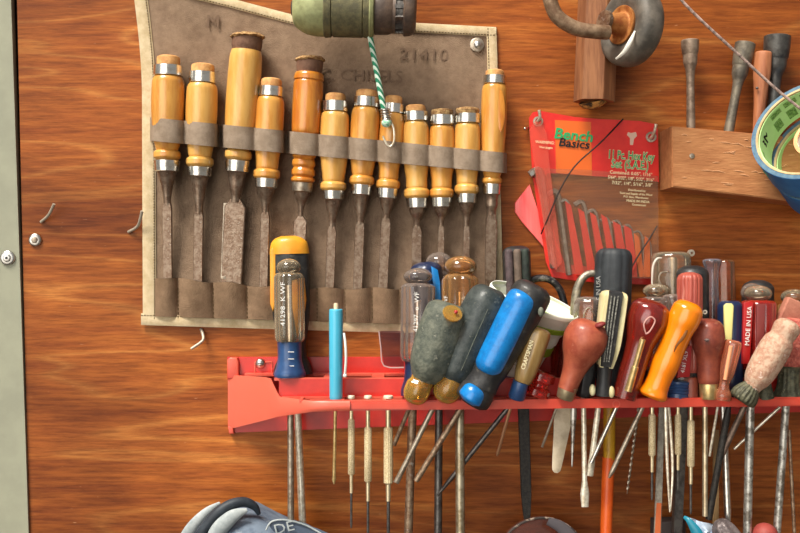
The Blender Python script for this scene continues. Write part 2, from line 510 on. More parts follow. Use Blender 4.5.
# ------------------------------------------------------------------ CHISELS
BEECH = M('varnished yellow beech', (220, 160, 76), .32, coat=.6, c2=(202, 134, 54), ns=30, stretch=(4, 4, .8), bump=.05, bs=300)
BEECHP = M('pale varnished beech', (226, 174, 92), .35, coat=.55, c2=(212, 154, 72), ns=30, stretch=(4, 4, .8), bump=.05, bs=300)
AMBERW = M('amber varnished wood', (212, 138, 50), .28, coat=.7, c2=(190, 108, 34), ns=30, stretch=(4, 4, .8), bump=.05, bs=300)
ENDW = M('bare wood end', (226, 172, 108), .7, c2=(196, 138, 82), ns=120, bump=.3)
LEATHC = M('worn leather cap', (126, 92, 72), .8, c2=(96, 66, 50), ns=80, bump=.5)
FRAY = M('frayed leather top', (196, 160, 108), .95, c2=(140, 100, 62), ns=300, bump=1, bs=700)
FERR = M('silver ferrule', (222, 216, 204), .24, 1, c2=(176, 160, 138), ns=90, bump=.15, bs=200, lo=.5, hi=.75)
# x_top, x_bot, nub(y0,y1,hw), ring(y0,y1,hw), body hw, collar(y0,y1,hw), ferrule(y0,y1,hw), neckY, neck hw, blade (x, y_end, hw, kind)
CH = [
 ('flat-ended chisel with silver hoop, leftmost in the tool roll', 168.5, 167, (56, 66, 11.5), (65.5, 76.5, 14.5), 16.5, (150, 160, 13.5), (160, 172, 12.8), 203, 4, (168, 277, 4.6, 'flat'), BEECH, 'ring'),
 ('pale handled chisel with silver hoop, second from the left in the tool roll', 203, 199.5, (64, 73, 11.5), (72, 83.5, 13.5), 15.8, (157, 167, 13.8), (166.5, 177, 12), 212, 4.2, (198, 280, 4.6, 'flat'), BEECHP, 'ring'),
 ('tallest chisel with frayed leather cap and a broad blade', 247.5, 237, (37, 52, 15.6), None, 16.8, (150, 160.5, 13.5), (160.5, 173, 12.4), 200, 5.2, (231, 281, 10.5, 'bevel'), BEECHP, 'cap'),
 ('short chisel with silver hoop, right beside the tallest leather-capped one', 271.5, 266, (78.5, 88, 10.5), (86.5, 97, 12.5), 14.5, (169, 179.5, 13.4), (178, 188.5, 11.8), 212, 3.8, (263.5, 284, 4.4, 'flat'), BEECH, 'ring'),
 ('amber chisel with a dark leather cap and turned beads, behind the orange screwdriver', 310, 302, (60, 74, 13.6), None, 15.2, (177, 183, 12), (182.5, 192.5, 10.5), 216, 2.6, (297, 286, 6.5, 'flat'), AMBERW, 'beads'),
 ('pale chisel with silver hoop, fifth from the right but two in the roll, right of the amber one', 335.5, 333, (93.5, 102, 10.2), (101, 112, 12.8), 14.8, (181.5, 191, 13.2), (190, 200, 11), 226, 3.6, (329.5, 288, 4.6, 'flat'), BEECHP, 'ring'),
 ('chisel with silver hoop just left of the cord end, darker burn marks on its handle', 367, 361, (90, 98.5, 11), (97, 107.5, 13), 14.6, (175.5, 185.5, 12.6), (184, 195.5, 10.6), 222, 4, (357.5, 288, 4.8, 'flat'), BEECH, 'ring'),
 ('chisel carrying the green cord hook in front of its handle', 394, 387, (96, 104.5, 8.6), (103.5, 113.5, 10.6), 12.6, (179.5, 189.5, 12), (188, 199, 10.4), 218, 3.8, (382.5, 288, 5, 'flat'), BEECH, 'ring'),
 ('chisel with silver hoop right of the cord hook, above the clear screwdriver', 415.5, 417, (105, 113, 10), (111.5, 121.5, 12.4), 13.4, (188, 198.5, 12.8), (197.5, 208.5, 10.8), 226, 3.4, (416.5, 276, 5, 'flat'), BEECHP, 'ring'),
 ('chisel with crumbling cork top, third from the right in the tool roll', 442, 441.5, (109, 116.5, 10.8), (115, 125.5, 12.2), 13, (188, 198, 12.2), (197, 207.5, 10.4), 226, 2.8, (440.5, 280, 3.2, 'gouge'), BEECH, 'cork'),
 ('chisel with crumbling cork top, second from the right in the tool roll', 467.5, 466.5, (107.5, 115, 11.6), (113.5, 123.5, 12.6), 13.4, (184, 194, 12.4), (193, 203.5, 10.4), 226, 3, (466, 280, 3.4, 'gouge'), BEECHP, 'cork'),
 ('long chisel with a carved oval on its handle, rightmost in the tool roll', 495, 491.5, (70, 77, 9.4), (75.5, 84.5, 11.6), 13, (177, 184.5, 10), (183.5, 195, 9), 214, 4.6, (490.5, 285, 6, 'gouge'), BEECH, 'ring'),
]
CHT = []
strapdef = []
for ci, (label, xt, xb, nub, ringp, bw, col, fer, ny, nw, bl, wood, style) in enumerate(CH):
    y0 = nub[0]; yB = fer[1]
    dT, dB = 22.5, 20
    A = (xt, y0, dT); Bp = (xb, yB, dB)
    if 'fifth' in label: label = 'pale chisel with silver hoop, directly right of the amber beaded one'
    t = Thing('wood_chisel', label, 'chisel', (xb, bl[1], 8), 'chisels in the suede tool roll')
    L = yB - y0
    s = lambda y: (y - y0)
    bodytop = (ringp[1] if ringp else nub[1]) - 1
    sy = 119 + (xt - 168) * .1      # strap top
    if style == 'beads':
        prof = [(s(bodytop), bw * .88), (s(bodytop) + 3, bw * .98), (s(80), bw), (s(81), bw * .93), (s(83), bw * .98), (s(95), bw * .99), (s(120), bw * .96), (s(132), bw * .93),
                (s(134), bw * .86), (s(136), bw * .92), (s(150), bw * .8), (s(157), bw * .76), (s(159), bw * .68), (s(161), bw * .76), (s(165), bw * .78), (s(168), bw * .68), (s(171), bw * .78), (s(175), bw * .78),
                (s(col[0]), col[2] * .84), (s(col[0] + 1.5), col[2] * .98), (s(col[1] - 2), col[2]), (s(col[1]), col[2] * .8)]
        prof = pc(prof, 3)
    elif style == 'cap':
        prof = pc([(s(bodytop), bw * .88), (s(bodytop) + 8, bw * .97), (s(90), bw * 1.0), (s(120), bw * .96), (s(140), bw * .82), (s(col[0]), col[2] * .82)], 4) + \
               pc([(s(col[0]) + .5, col[2] * .84), (s(col[0]) + 3, col[2]), (s(col[1]) - 3, col[2]), (s(col[1]), col[2] * .8)], 4)
    else:
        mid = (bodytop + col[0]) / 2
        prof = pc([(s(bodytop), bw * .62), (s(bodytop) + 2, bw * .86), (s(bodytop) + 8, bw * .97), (s(mid) - 8, bw * 1.0), (s(mid) + 12, bw * .93), (s(col[0]) - 8, bw * .8), (s(col[0]) - 1, col[2] * .84)], 5) + \
               pc([(s(col[0]), col[2] * .8), (s(col[0]) + 3, col[2]), (s(col[1]) - 3, col[2] * 1.0), (s(col[1]), col[2] * .82)], 4)
    handle = t.add('handle', loft(A, Bp, prof), wood)
    # nub / cap
    if style in ('cap', 'beads'):
        c_ = t.add('leather_cap', loft(A, Bp, pc([(0, nub[2] * .9), (2, nub[2] * .98), (6, nub[2] * .98), (s(nub[1]) - 1, nub[2] * .9), (s(nub[1]) + 1, nub[2] * .86)], 3)), LEATHC)
        bm = newbm()
        n = 36; a = W(*A); kk = K(dT); rings = []
        for (dz, q) in ((-2.2, .9), (.2, 1.1), (1.6, 1.0)):
            rings.append([a + Vector((math.cos(2 * PI * i / n) * nub[2] * kk * q * (1 + random.uniform(-.05, .05)), math.sin(2 * PI * i / n) * nub[2] * kk * q,
                                      (-dz + random.uniform(-.7, .7)) * kk)) for i in range(n)])
        ring_skin(bm, rings); t.add('frayed_edge', bm, FRAY, under=c_)
    else:
        e_ = FRAY if style == 'cork' else ENDW
        st = [(0, nub[2] * .75), (1.2, nub[2] * .95), (3, nub[2]), (s(nub[1]) + 2, nub[2]), (s(bodytop) + 1, nub[2] * .98)]
        if style == 'cork': st = [(0, nub[2] * .6), (1, nub[2] * .98), (3, nub[2] * 1.04), (5, nub[2] * .98), (s(nub[1]) + 2, nub[2]), (s(bodytop) + 1, nub[2] * .95)]
        t.add('butt_end', loft(A, Bp, st), e_)
        r0, r1, rw = ringp
        t.add('hoop', loft(A, Bp, [(s(r0), rw * .9), (s(r0) + .6, rw), (s(r1) - .6, rw * 1.02), (s(r1), rw * .92)]), FERR)
    # ferrule and neck
    t.add('ferrule', loft(A, Bp, [(s(fer[0]), fer[2] * .95), (s(fer[0]) + .8, fer[2] * 1.02), (s(fer[1]) - 1, fer[2] * .95), (s(fer[1]), fer[2] * .8)]), FERR if style != 'beads' else OLDSTEEL)
    xN = xb + (bl[0] - xb) * .5
    A2 = (xb, fer[1] - 1, dB); B2 = (bl[0], bl[1] + 8, 9.5)
    LL = bl[1] + 8 - fer[1] + 1
    q = lambda y: y - fer[1] + 1
    nk = pc([(0, fer[2] * .8, fer[2] * .8), (5, fer[2] * .68, fer[2] * .68), (q(ny) * .55, nw * 1.35, nw * 1.35), (q(ny) - 3, nw * .95, nw * .95), (q(ny) + 2, nw, nw * .8)], 4)
    t.add('tang', loft(A2, B2, nk), BLADE, angle=50)
    if bl[3] == 'gouge':
        st = [(q(ny), nw * .9, nw * .8), (q(ny) + 14, bl[2], 2.6), (LL, bl[2] * .95, 2.2)]
    elif bl[3] == 'bevel':
        st = [(q(ny) - 1, nw, 3), (q(ny) + 4, bl[2] * .8, 2.6), (q(ny) + 7, bl[2], 2.4), (LL, bl[2], 2.0)]
    else:
        st = [(q(ny), nw * .9, nw * .8), (q(ny) + 5, bl[2], 2.6), (LL, bl[2] * .97, 2.0)]
    t.add('blade', loft(A2, B2, st, 'rect'), BLADE, angle=25)
    if bl[3] == 'bevel':
        off = (-bl[2] + 2.4)
        t.add('bevelled_edge', loft((A2[0] + off + (bl[0] - xb) * .45, A2[1] + q(ny) + 3, 17.6), (B2[0] + off, B2[1], 11.2), [(0, 2.6, .5), (76, 2.6, .5)], 'rect'), OLDSTEEL)
    CHT.append(t)
    # strap geometry at this handle
    ysm = sy + 11
    f_ = (ysm - y0) / L
    # radius at strap
    def rad(sv, prof=prof):
        for a_, b_ in zip(prof, prof[1:]):
            if a_[0] <= sv <= b_[0]:
                tt = (sv - a_[0]) / max(1e-6, b_[0] - a_[0]); return a_[1] + (b_[1] - a_[1]) * tt
        return prof[-1][1]
    strapdef.append((xt + (xb - xt) * f_, dT + (dB - dT) * f_, max(rad(s(ysm - 8)), rad(s(ysm)), rad(s(ysm + 8)))))
# carved oval facet on the last chisel
CHT[-1].add('carved_oval', loft((499, 88, 33.2), (501, 132, 32.8), pc([(0, .6, .3), (5, 3.6, .8), (18, 5.2, 1), (34, 4, .8), (44, .5, .3)], 4), 'round', spin=0), AMBERW)
# leather strap bulging over the handles
N = 420; g = []
for i in range(N + 1):
    x = 150 + i * (507 - 150) / N
    yt = 119 + (x - 168) * .1; 
    dep = 6.5
    for (cx, cd, cr_) in strapdef:
        R_ = cr_ + 1.6
        dx = abs(x - cx)
        if dx < R_: dep = max(dep, cd + math.sqrt(max(0, R_ * R_ - dx * dx)) * .97)
    hh = 23.5 - (x - 150) * .009
    g.append([W(x, yt + hh * j / 6, dep + .25 * math.sin(j / 6 * PI)) for j in range(7)])
# soften the drops
for _ in range(2):
    for i in range(1, N):
        for j in range(7):
            g[i][j] = (g[i - 1][j] + g[i][j] * 2 + g[i + 1][j]) / 4
roll.add('strap', sheet(g, 1.3), STRAPM, label='grey brown leather strap looped over the chisel handles', angle=60)
# pocket at the bottom
seams = [155, 178, 213, 247, 282, 317, 345, 372, 400, 427, 452, 475, 494]
g = []
for i in range(241):
    x = 155 + (494 - 155) * i / 240
    k = max(j for j in range(len(seams) - 1) if seams[j] <= x + 1e-6)
    u = (x - seams[k]) / (seams[k + 1] - seams[k])
    bul = math.sin(PI * min(1, max(0, u))) ** .7
    yt = 277 + (x - 155) * .085 if x < 290 else 288.5
    yt += 1.2 * math.sin(x * .13)
    yb = rbot(x) - 9
    g.append([W(x, yt + (yb - yt) * j / 8, 6.2 + 9.5 * bul * (1 - .55 * (j / 8) ** 1.5)) for j in range(9)])
roll.add('pocket', sheet(g, 1.4), SUEDE2, label='row of stitched pockets holding the blade tips', angle=60)
bm = newbm()
for x in seams[1:-1]:
    for y in range(288, 318, 4):
        tube([(x, y, 7.6), (x + .1, y + 2.3, 7.4)], .5, n=5, k=0, bm=bm)
roll.add('stitching', bm, STITCH)

# ------------------------------------------------------------------ green torch-like tool at the top, bungee cord
OLIVE = M('olive rubber body', (112, 106, 74), .75, c2=(88, 84, 62), ns=140, bump=.5, bs=900)
LGREEN = M('pale green dusty plastic', (168, 172, 122), .6, c2=(140, 142, 98), ns=70, bump=.3)
BRWN = M('dusty brown plastic', (104, 84, 70), .55, c2=(76, 62, 54), ns=60, bump=.3)
t = Thing('garden_nozzle', 'olive green and brown cylindrical nozzle lying across the top of the tool roll', 'nozzle', (350, 36, 50))
A = (293, 8, 48); Bp = (418, 13, 48)
t.add('end_cap', loft(A, Bp, pc([(0, 10), (1.5, 16), (8, 22), (18, 26), (28, 27), (33, 27)], 4)), LGREEN)
t.add('bore', loft((291.5, 8, 48), (296, 8.2, 48), [(0, 7), (1.8, 8.5), (4, 8.5)]), DARKSTEEL)
t.add('grip', loft(A, Bp, [(32, 27), (33, 28), (39, 27.2), (39.8, 25.6), (41, 27), (70, 26.6), (71, 25.4), (72, 26.6), (79, 26)]), OLIVE)
t.add('trim_ring', loft(A, Bp, [(77, 26.6), (78, 27.6), (81, 26.4), (82, 23)]), LGREEN)
t.add('neck', loft(A, Bp, [(81, 22), (83, 23), (96, 22.6), (100, 20.5), (103, 21.5)]), BRWN)
bm = loft(A, Bp, [(102, 18), (103, 19), (110, 19), (111, 18)], bm=newbm())
for k in range(12):
    a = 2 * PI * k / 12
    c = W(293 + 107, 11.5, 48) + Vector((0, math.cos(a) * .0185, math.sin(a) * .0185))
    bmesh.ops.create_cube(bm, size=1, matrix=Matrix.Translation(c) @ Matrix.Rotation(-a, 4, 'X') @ Matrix.Diagonal((.009, .0045, .004, 1)))
t.add('adjusting_ring', bm, DARKSTEEL)
t.add('collar', loft(A, Bp, pc([(110, 20), (112, 23.5), (117, 23), (121, 21), (123.5, 17)], 3)), BRWN)
m_bun = None
def striped(name, c1, c2, scale=180):
    m = bpy.data.materials.new(name); m.use_nodes = True; nt = m.node_tree; N_ = nt.nodes; L_ = nt.links
    tc = N_.new('ShaderNodeTexCoord'); w = N_.new('ShaderNodeTexWave'); w.bands_direction = 'DIAGONAL'
    w.inputs['Scale'].default_value = scale; w.inputs['Distortion'].default_value = .5
    r = N_.new('ShaderNodeValToRGB'); r.color_ramp.interpolation = 'CONSTANT'
    r.color_ramp.elements[0].color = lin(c1); r.color_ramp.elements[1].position = .55; r.color_ramp.elements[1].color = lin(c2)
    L_.new(tc.outputs['Object'], w.inputs[0]); L_.new(w.outputs[0], r.inputs[0]); L_.new(r.outputs[0], N_['Principled BSDF'].inputs['Base Color'])
    N_['Principled BSDF'].inputs['Roughness'].default_value = .7
    return m
t = Thing('bungee_cord', 'green and white striped bungee cord with wire hook hanging over the chisels', 'cord', (387, 145, 40))
t.add('cord', tube([(369, 30, 50), (373, 52, 46), (379, 84, 45), (384, 110, 44)], 2.9), striped('green white braid', (28, 130, 92), (218, 236, 220), 100))
bm = newbm(); pts = []
for i in range(61):
    a = i / 60; pts.append((384.7 + a * 2 + 4.2 * math.cos(a * 2 * PI * 5), 109 + a * 12, 44 + 4.2 * math.sin(a * 2 * PI * 5)))
tube(pts, 1.1, n=8, k=2, bm=bm); t.add('wire_coil', bm, STEEL)
t.add('cord_end', ball((386.5, 123, 45), 5, 4.5), M('frayed green end', (96, 180, 140), .9, c2=(220, 236, 220), ns=500))
t.add('hook', tube([(389, 119, 44), (393.5, 128, 43), (394, 141, 43), (390, 146.5, 43), (386, 143, 43), (383, 136, 43.5)], 1.1, n=8), PALEMETAL)

# ================================================================== WOODEN POST, CASTOR
OLDWOOD = M('old red brown wood', (158, 104, 66), .7, c2=(124, 76, 46), ns=26, stretch=(5, 5, .5), bump=.5, bs=120)
t = Thing('wooden_post', 'six sided old wooden post hanging at the top with a broken hollow end', 'post', (594, 104, 22))
t.add('shaft', loft((601, -60, 24), (594, 102, 24), [(0, 20), (162, 20.5)], 'hex', spin=PI / 6 + .25), OLDWOOD)
t.add('broken_end', loft((594, 100, 24), (596, 108, 22), [(0, 16, 15), (5, 13, 12), (8, 6, 6)], 'round', n=9), M('splintered orange wood', (206, 148, 78), .85, c2=(60, 46, 34), ns=90, bump=1, bs=300, lo=.42, hi=.55))
# castor
axis = Vector((-.88, -.46, .06)).normalized()
C0 = W(631, 27, 62)
def axloft(c, axis, prof, n=48, bm=None, shape=None):
    bm = bm or newbm()
    u = axis.cross(Vector((0, 0, 1))).normalized(); v = axis.cross(u).normalized()
    ring_skin(bm, [[c + axis * (h / 1000) + (u * math.cos(a) + v * math.sin(a)) * (max(r, .01) / 1000) for a in [2 * PI * i / n for i in range(n)]] for h, r in prof])
    return bm
RUB = M('worn grey black rubber', (112, 104, 94), .55, c2=(82, 77, 70), ns=50, bump=.3)
RUST = M('orange rusty hub', (186, 124, 66), .6, .3, c2=(150, 84, 40), ns=90, bump=.4)
t = Thing('castor_wheel', 'rubber castor wheel on a bent rusty rod in front of the wooden post', 'wheel', (634, 70, 66))
t.add('tyre', axloft(C0, axis, cr([(9, 13), (10, 18), (12, 23), (12.5, 29), (9.5, 34.5), (4, 37), (-4, 37), (-9.5, 34.5), (-11.5, 29), (-11.5, 23), (-10, 14)], 4)), RUB)
h_ = t.add('hub', axloft(C0, axis, cr([(9, 17.5), (13, 18), (12, 13), (15, 11), (27, 8.5), (32, 8)], 4)), RUST)
t.add('paint_smear', tube([(616, 59, 82), (624, 52, 89), (630, 42, 92), (635, 31, 88)], [1, 2, 2.2, .8], n=10, flat=.5), M('white paint smear', (226, 220, 208), .6))
t.add('flange', axloft(C0, axis, [(29, 7), (29.3, 10), (33, 10), (33.4, 7)]), RUSTSTEEL)
e_ = C0 + axis * .034
t.add('bent_rod', tube([(545, -30, 88), (549, -4, 88), (557, 16, 88), (575, 28, 88), (594, 31.5, 88), (608, 32.5, 84)], 7.2, n=18, k=8), M('dusty rusted rod', (150, 124, 98), .6, .35, c2=(112, 84, 62), ns=90, bump=.3))

# ================================================================== TOOL BLOCK TOP RIGHT
BLK = M('cut softwood block', (190, 130, 82), .75, c2=(170, 110, 66), ns=22, stretch=(1.2, 5, 5), bump=.5, bs=110)
BLKE_ = M('end grain', (168, 112, 76), .8, c2=(140, 90, 60), ns=60, bump=.3)
blk = Thing('wood_block', 'short softwood rail screwed to the plywood with tools standing in it', 'wood block', (740, 190, 0))
bm = newbm()
f = [W(672, 126, 45), W(900, 146, 45), W(900, 214, 45), W(672, 187, 45)]
va = [bm.verts.new(p) for p in f]; vb = [bm.verts.new(Vector((p.x, -.0002, p.z))) for p in f]
ff = bm.faces.new(va); bm.faces.new(list(reversed(vb)))
for i in range(4): bm.faces.new((va[(i + 1) % 4], va[i], vb[i], vb[(i + 1) % 4]))
bmesh.ops.bevel(bm, geom=list(ff.edges), offset=.0012, segments=2, affect='EDGES')
bo = blk.add('block', bm, BLK)
bm = newbm(); SCR = M('pale saw scratches', (222, 168, 122), .8)
for _ in range(34):
    x = random.uniform(676, 796); y = random.uniform(133, 180) + (x - 672) * .09; l = random.uniform(4, 14)
    tube([(x, y, 45.0), (x + l * .5, y + random.uniform(-1, 1), 45.3), (x + l, y + l * random.uniform(-.1, .25), 45.0)], [.15, .5, .15], n=5, k=2, bm=bm)
blk.add('scratches', bm, SCR, under=bo)
blk.add('screw_head', disc(W(692, 156, 45), ((0, 2.6), (.6, 2.4), (.9, 1)), 16), OLDSTEEL, under=bo)
NAV = 'tools standing in the wood block'
SOCK = M('grey brown tool steel', (122, 98, 78), .5, .5, c2=(78, 58, 44), ns=90, bump=.4)
SOCKD = M('dark grey tool steel', (88, 78, 62), .5, .5, c2=(52, 46, 38), ns=90, bump=.4)
SOCKB = M('blackened tool steel', (50, 48, 44), .45, .5, c2=(30, 28, 26), ns=90, bump=.3)
def socket_tool(label, A, Bp, head, mat, collar=None):
    t = Thing('socket_driver', label, 'socket driver', Bp, NAV)
    L = math.hypot(Bp[0] - A[0], Bp[1] - A[1])
    w, h = head
    t.add('socket', loft(A, Bp, [(0, w * .9), (.8, w), (h * .55, w * .98), (h, w * .9), (h + 2, w * .8)]), mat)
    t.add('bore', loft(A, Bp, [(-.4, w * .72), (.6, w * .74)]), BLACKP)
    t.add('shank', loft(A, Bp, pc([(h, w * .82), (h + 9, w * .78), (h + 18, w * .52), (h + 32, w * .44), (L - 10, w * .5), (L, w * .5)], 4)), mat)
    if collar: t.add('collar', loft(A, Bp, [(h + 1, collar * .95), (h + 2, collar), (h + 12, collar), (h + 13, collar * .9)], 'hex'), mat)
socket_tool('rusty socket driver standing alone at the left end of the wood block', (690, 40, 22), (691, 138, 22), (8.8, 13), SOCK)
socket_tool('grey socket driver leaning right, in the middle of the wood block', (745.5, 43, 22), (727, 140, 22), (10, 22), SOCKD)
socket_tool('blackened large socket driver standing behind the tape roll', (777.5, 36, 20), (771, 142, 20), (13, 22), SOCKB, 8)
t = Thing('wooden_drift', 'plain tapered wooden tool handle between two dark socket drivers', 'tool handle', (757, 142, 26), NAV)
t.add('grip', loft((763.5, 52, 26), (757, 142, 26), pc([(0, 7), (2, 8.6), (20, 8.8), (36, 7.2), (60, 5.6), (90, 4.8)], 4), 'oct'), M('reddish turned wood', (178, 112, 74), .55, c2=(150, 88, 56), ns=30, stretch=(4, 4, .6), bump=.2))
t.add('screw', ball((757, 88, 33), 1.4), DARKSTEEL)

# string
solo('string', tube([(590, -100, 110), (672, -10, 110), (700, 19, 110), (738, 54, 110), (775, 88, 110), (812, 118, 110)], 1.5, n=8), M('pinkish grey string', (186, 158, 146), .7, c2=(112, 98, 92), ns=260, bump=.6, bs=900),
     'thin pinkish grey string running diagonally in front of the tape roll', 'string', (740, 56, 110))

# tape roll
ax = Vector((-.60, -.66, .45)).normalized()
TB = M('blue masking tape', (52, 128, 190), .6, c2=(40, 110, 176), ns=30)
TE = M('blue grey tape edge', (92, 124, 142), .7, c2=(72, 104, 128), ns=200)
CARD = M('tan cardboard', (206, 180, 134), .85, c2=(186, 158, 114), ns=100)
LINER = M('light green printed liner', (200, 238, 168), .6, c2=(186, 228, 152), ns=24)
LINERD = M('olive print on liner', (140, 180, 104), .7, c2=(96, 134, 72), ns=420, lo=.47, hi=.53)
def ringbody(c, axis, h0, h1, r0, r1, n=72):
    bm = newbm(); u = axis.cross(Vector((0, 0, 1))).normalized(); v = axis.cross(u).normalized()
    P = [[bm.verts.new(c + axis * (h / 1000) + (u * math.cos(a) + v * math.sin(a)) * (r / 1000)) for a in [2 * PI * i / n for i in range(n)]] for h, r in ((h1, r1), (h0, r1), (h0, r0), (h1, r0))]
    for k in range(4):
        a_, b_ = P[k], P[(k + 1) % 4]
        for i in range(n): bm.faces.new((a_[i], a_[(i + 1) % n], b_[(i + 1) % n], b_[i]))
    return bm
CT = W(809, 129, 104)
def tape(label, c, r):
    t = Thing('tape_roll', label, 'tape roll', (808, 175, 70), 'rolls of blue tape')
    a = t.add('tape', ringbody(c, ax, -34, 0, r - 4.5, r), TB)
    t.add('tape_edge', ringbody(c, ax, -.2, .35, r - 4.3, r - .3), TE, under=a)
    t.add('core', ringbody(c, ax, -34, .8, r - 6.4, r - 4.3), CARD)
    t.add('liner', ringbody(c, ax, -33, -1.2, r - 7.2, r - 6.3), LINER)
    return t
t1 = tape('blue masking tape roll with green printed liner hanging at the right edge', CT, 52)
tape('second blue masking tape roll, behind and below the printed one', CT - ax * .036 + Vector((.002, 0, -.004)), 50)
# printed patches on the inner liner and on the tape
u = ax.cross(Vector((0, 0, 1))).normalized(); v = ax.cross(u).normalized()
def patch(c, r, a0, a1, h0, h1, out, n=10):
    g = []
    for i in range(n + 1):
        a = a0 + (a1 - a0) * i / n; g.append([c + ax * (h / 1000) + (u * math.cos(a) + v * math.sin(a)) * (r / 1000) for h in (h0, h1)])
    bm = newbm(); rad = [(u * math.cos(a0 + (a1 - a0) * i / n) + v * math.sin(a0 + (a1 - a0) * i / n)) * (.0003 * out) for i in range(n + 1)]
    F = [[bm.verts.new(p) for p in r_] for r_ in g]; Bk = [[bm.verts.new(p + rad[i]) for p in r_] for i, r_ in enumerate(g)]
    for i in range(n):
        bm.faces.new((F[i][0], F[i + 1][0], F[i + 1][1], F[i][1])); bm.faces.new((Bk[i][0], Bk[i][1], Bk[i + 1][1], Bk[i + 1][0]))
        for k in (0, 1): bm.faces.new((F[i][k], Bk[i][k], Bk[i + 1][k], F[i + 1][k]))
    for i in (0, n): bm.faces.new((F[i][0], F[i][1], Bk[i][1], Bk[i][0]))
    return bm
def ang_of(p):
    q = p - CT; return math.atan2(q.dot(v), q.dot(u))
aL = ang_of(W(757, 150, 78))
def seen(p_): return (400 + p_.x * 1000 / (1 + p_.y), 266.5 - p_.z * 1000 / (1 + p_.y))
A3 = min([k_ * .02 for k_ in range(315)], key=lambda a: sum((q_ - g_) ** 2 for q_, g_ in zip(seen(CT + ax * -.014 + (u * math.cos(a) + v * math.sin(a)) * .0444), (776, 142))))
for k in range(-6, 8):
    a0 = aL + k * .36
    if abs(math.remainder(a0 + .13 - A3, 2 * PI)) > .3: t1.add('printed_panel', patch(CT, 44.75, a0, a0 + .27, -10, -4, -1), LINERD)
    if abs(math.remainder(a0 + .2 - A3, 2 * PI)) > .35: t1.add('printed_panel', patch(CT, 44.75, a0 + .1, a0 + .3, -27, -15, -1), LINERD)
for k in range(7):
    a0 = aL - 1.6 + k * .33
    t1.add('printed_mark', patch(CT, 52.05, a0, a0 + .13, -14 - 12 * (k % 2), -8 - 12 * (k % 2), 1), M('green tape print', (72, 186, 150), .6))
# 3M mark standing on the liner wall
def on_liner(t, s_, a, h, size, mat, flip=False):
    o = text_mesh('lettering', s_, 0, 0, 0, 1, mat, 0, bold=.00003)
    me = o.data; k_ = size / 1.4
    rd = (u * math.cos(a) + v * math.sin(a)); tg = (-u * math.sin(a) + v * math.cos(a))
    # letters: x along tangent, up along axis, facing the middle
    X = tg; Z = ax
    if X.cross(Z).dot(rd) > 0: X = -X
    for vt in me.vertices:
        x, _, y = vt.co * 1000 * k_
        vt.co = CT + rd * .0444 + X * (x / 1000) + Z * (y / 1000 + h / 1000)
    o.location = -t.o; o.parent = t.e
a3 = min([k_ * .02 for k_ in range(315)], key=lambda a: sum((q_ - g_) ** 2 for q_, g_ in zip(seen(CT + ax * -.014 + (u * math.cos(a) + v * math.sin(a)) * .0444), (776, 142))))
on_liner(t1, '3M', a3, -14, 15, BLACKP)
# metal reel inside
t = Thing('metal_reel', 'small coppery ringed reel inside the blue tape roll', 'reel', (806, 140, 60))
c = W(816, 137, 96)
t.add('rim', ringbody(c, ax, -6, 0, 17, 20), M('copper ring', (170, 104, 60), .35, .7))
t.add('face', axloft(c, ax, [(-5, 17), (-2, 17), (-1, 12), (0, 11.5), (.5, 4)]), M('pale ringed metal', (196, 184, 168), .35, .6, c2=(140, 110, 88), ns=150))

# ================================================================== RED HEX KEY POUCH
p = Thing('hex_key_pouch', 'red and clear plastic hex key pouch hanging on two nails', 'pouch', (600, 282, 3))
REDV = M('red vinyl', (230, 54, 40), .3, coat=.3, c2=(214, 40, 36), ns=20)
ORV = M('orange printed panel', (228, 104, 34), .35, coat=.3)
p.add('back_panel', prism([(529, 118), (533, 112), (541, 111), (575, 117), (600, 119), (640, 121), (655, 124), (658, 130), (659, 182), (628, 178), (590, 176), (548, 173), (541, 180), (556, 240), (565, 264), (600, 268), (656, 272), (658, 285), (600, 283), (570, 280), (552, 277), (546, 262), (540, 225), (532, 170)], 2, 4), REDV)
p.add('side_flap', prism([(530, 184), (522, 194), (515, 203), (515, 212), (522, 222), (546, 250), (541, 220)], .6, 3, bev=.6), M('pinkish red vinyl flap', (236, 56, 56), .3, coat=.3, c2=(246, 104, 98), ns=14, stretch=(3, 1, .3)))
p.add('printed_panel', prism([(555, 120), (591, 122), (592, 176), (556, 173)], 3.9, 4.4), ORV)
fm = film('clear pocket film', (160, 130, 110), .14)
p.add('clear_window', prism([(533, 168), (590, 170), (658, 176), (659, 279), (600, 277), (556, 272)], 10.2, 10.8), fm)
# red dividers, tops step down to the right
for i, (x0, y0, x1, y1) in enumerate([(565, 201, 580, 275), (578, 208, 593, 276), (590, 212, 605, 277), (601, 214, 616, 277), (613, 221, 626, 277), (624, 225, 634, 277), (634, 233, 641, 277), (645, 236, 647, 277)]):
    w0 = 7.5 if i < 4 else 9 if i < 6 else 6
    p.add('divider', prism([(x0, y0), (x0 + w0 * .8, y0 + 4), (x1 + w0 * .6, y1), (x1 - w0 * .6, y1)], 7.6, 9.6), REDV if i < 6 else ORV)
p.add('side_tube', prism([(529, 130), (534, 122), (541, 118), (547, 135), (549, 160), (554, 200), (562, 262), (556, 270), (549, 262)], 12.5, 13.1), film('clear tube film', (238, 110, 92), .25))
p.add('eyelet', ringbody(W(538, 121.5, 5), Vector((0, -1, 0)), -1, 1, 3, 5), OLDSTEEL)
p.add('eyelet', ringbody(W(651, 137, 5), Vector((0, -1, 0)), -1, 1, 3.2, 5.2), OLDSTEEL)
p.add('worn_patch', prism([(628, 132), (631, 133), (636, 132), (637, 136), (634, 139), (633, 145), (630, 145), (630, 138), (627, 135)], 3.9, 4.25), M('torn white patch', (216, 178, 158), .8))
p.text('Bench', 573.5, 135.5, 4.9, 10.5, GREENP, ang=-6, bold=.00035, sx=1.08, shear=.1)
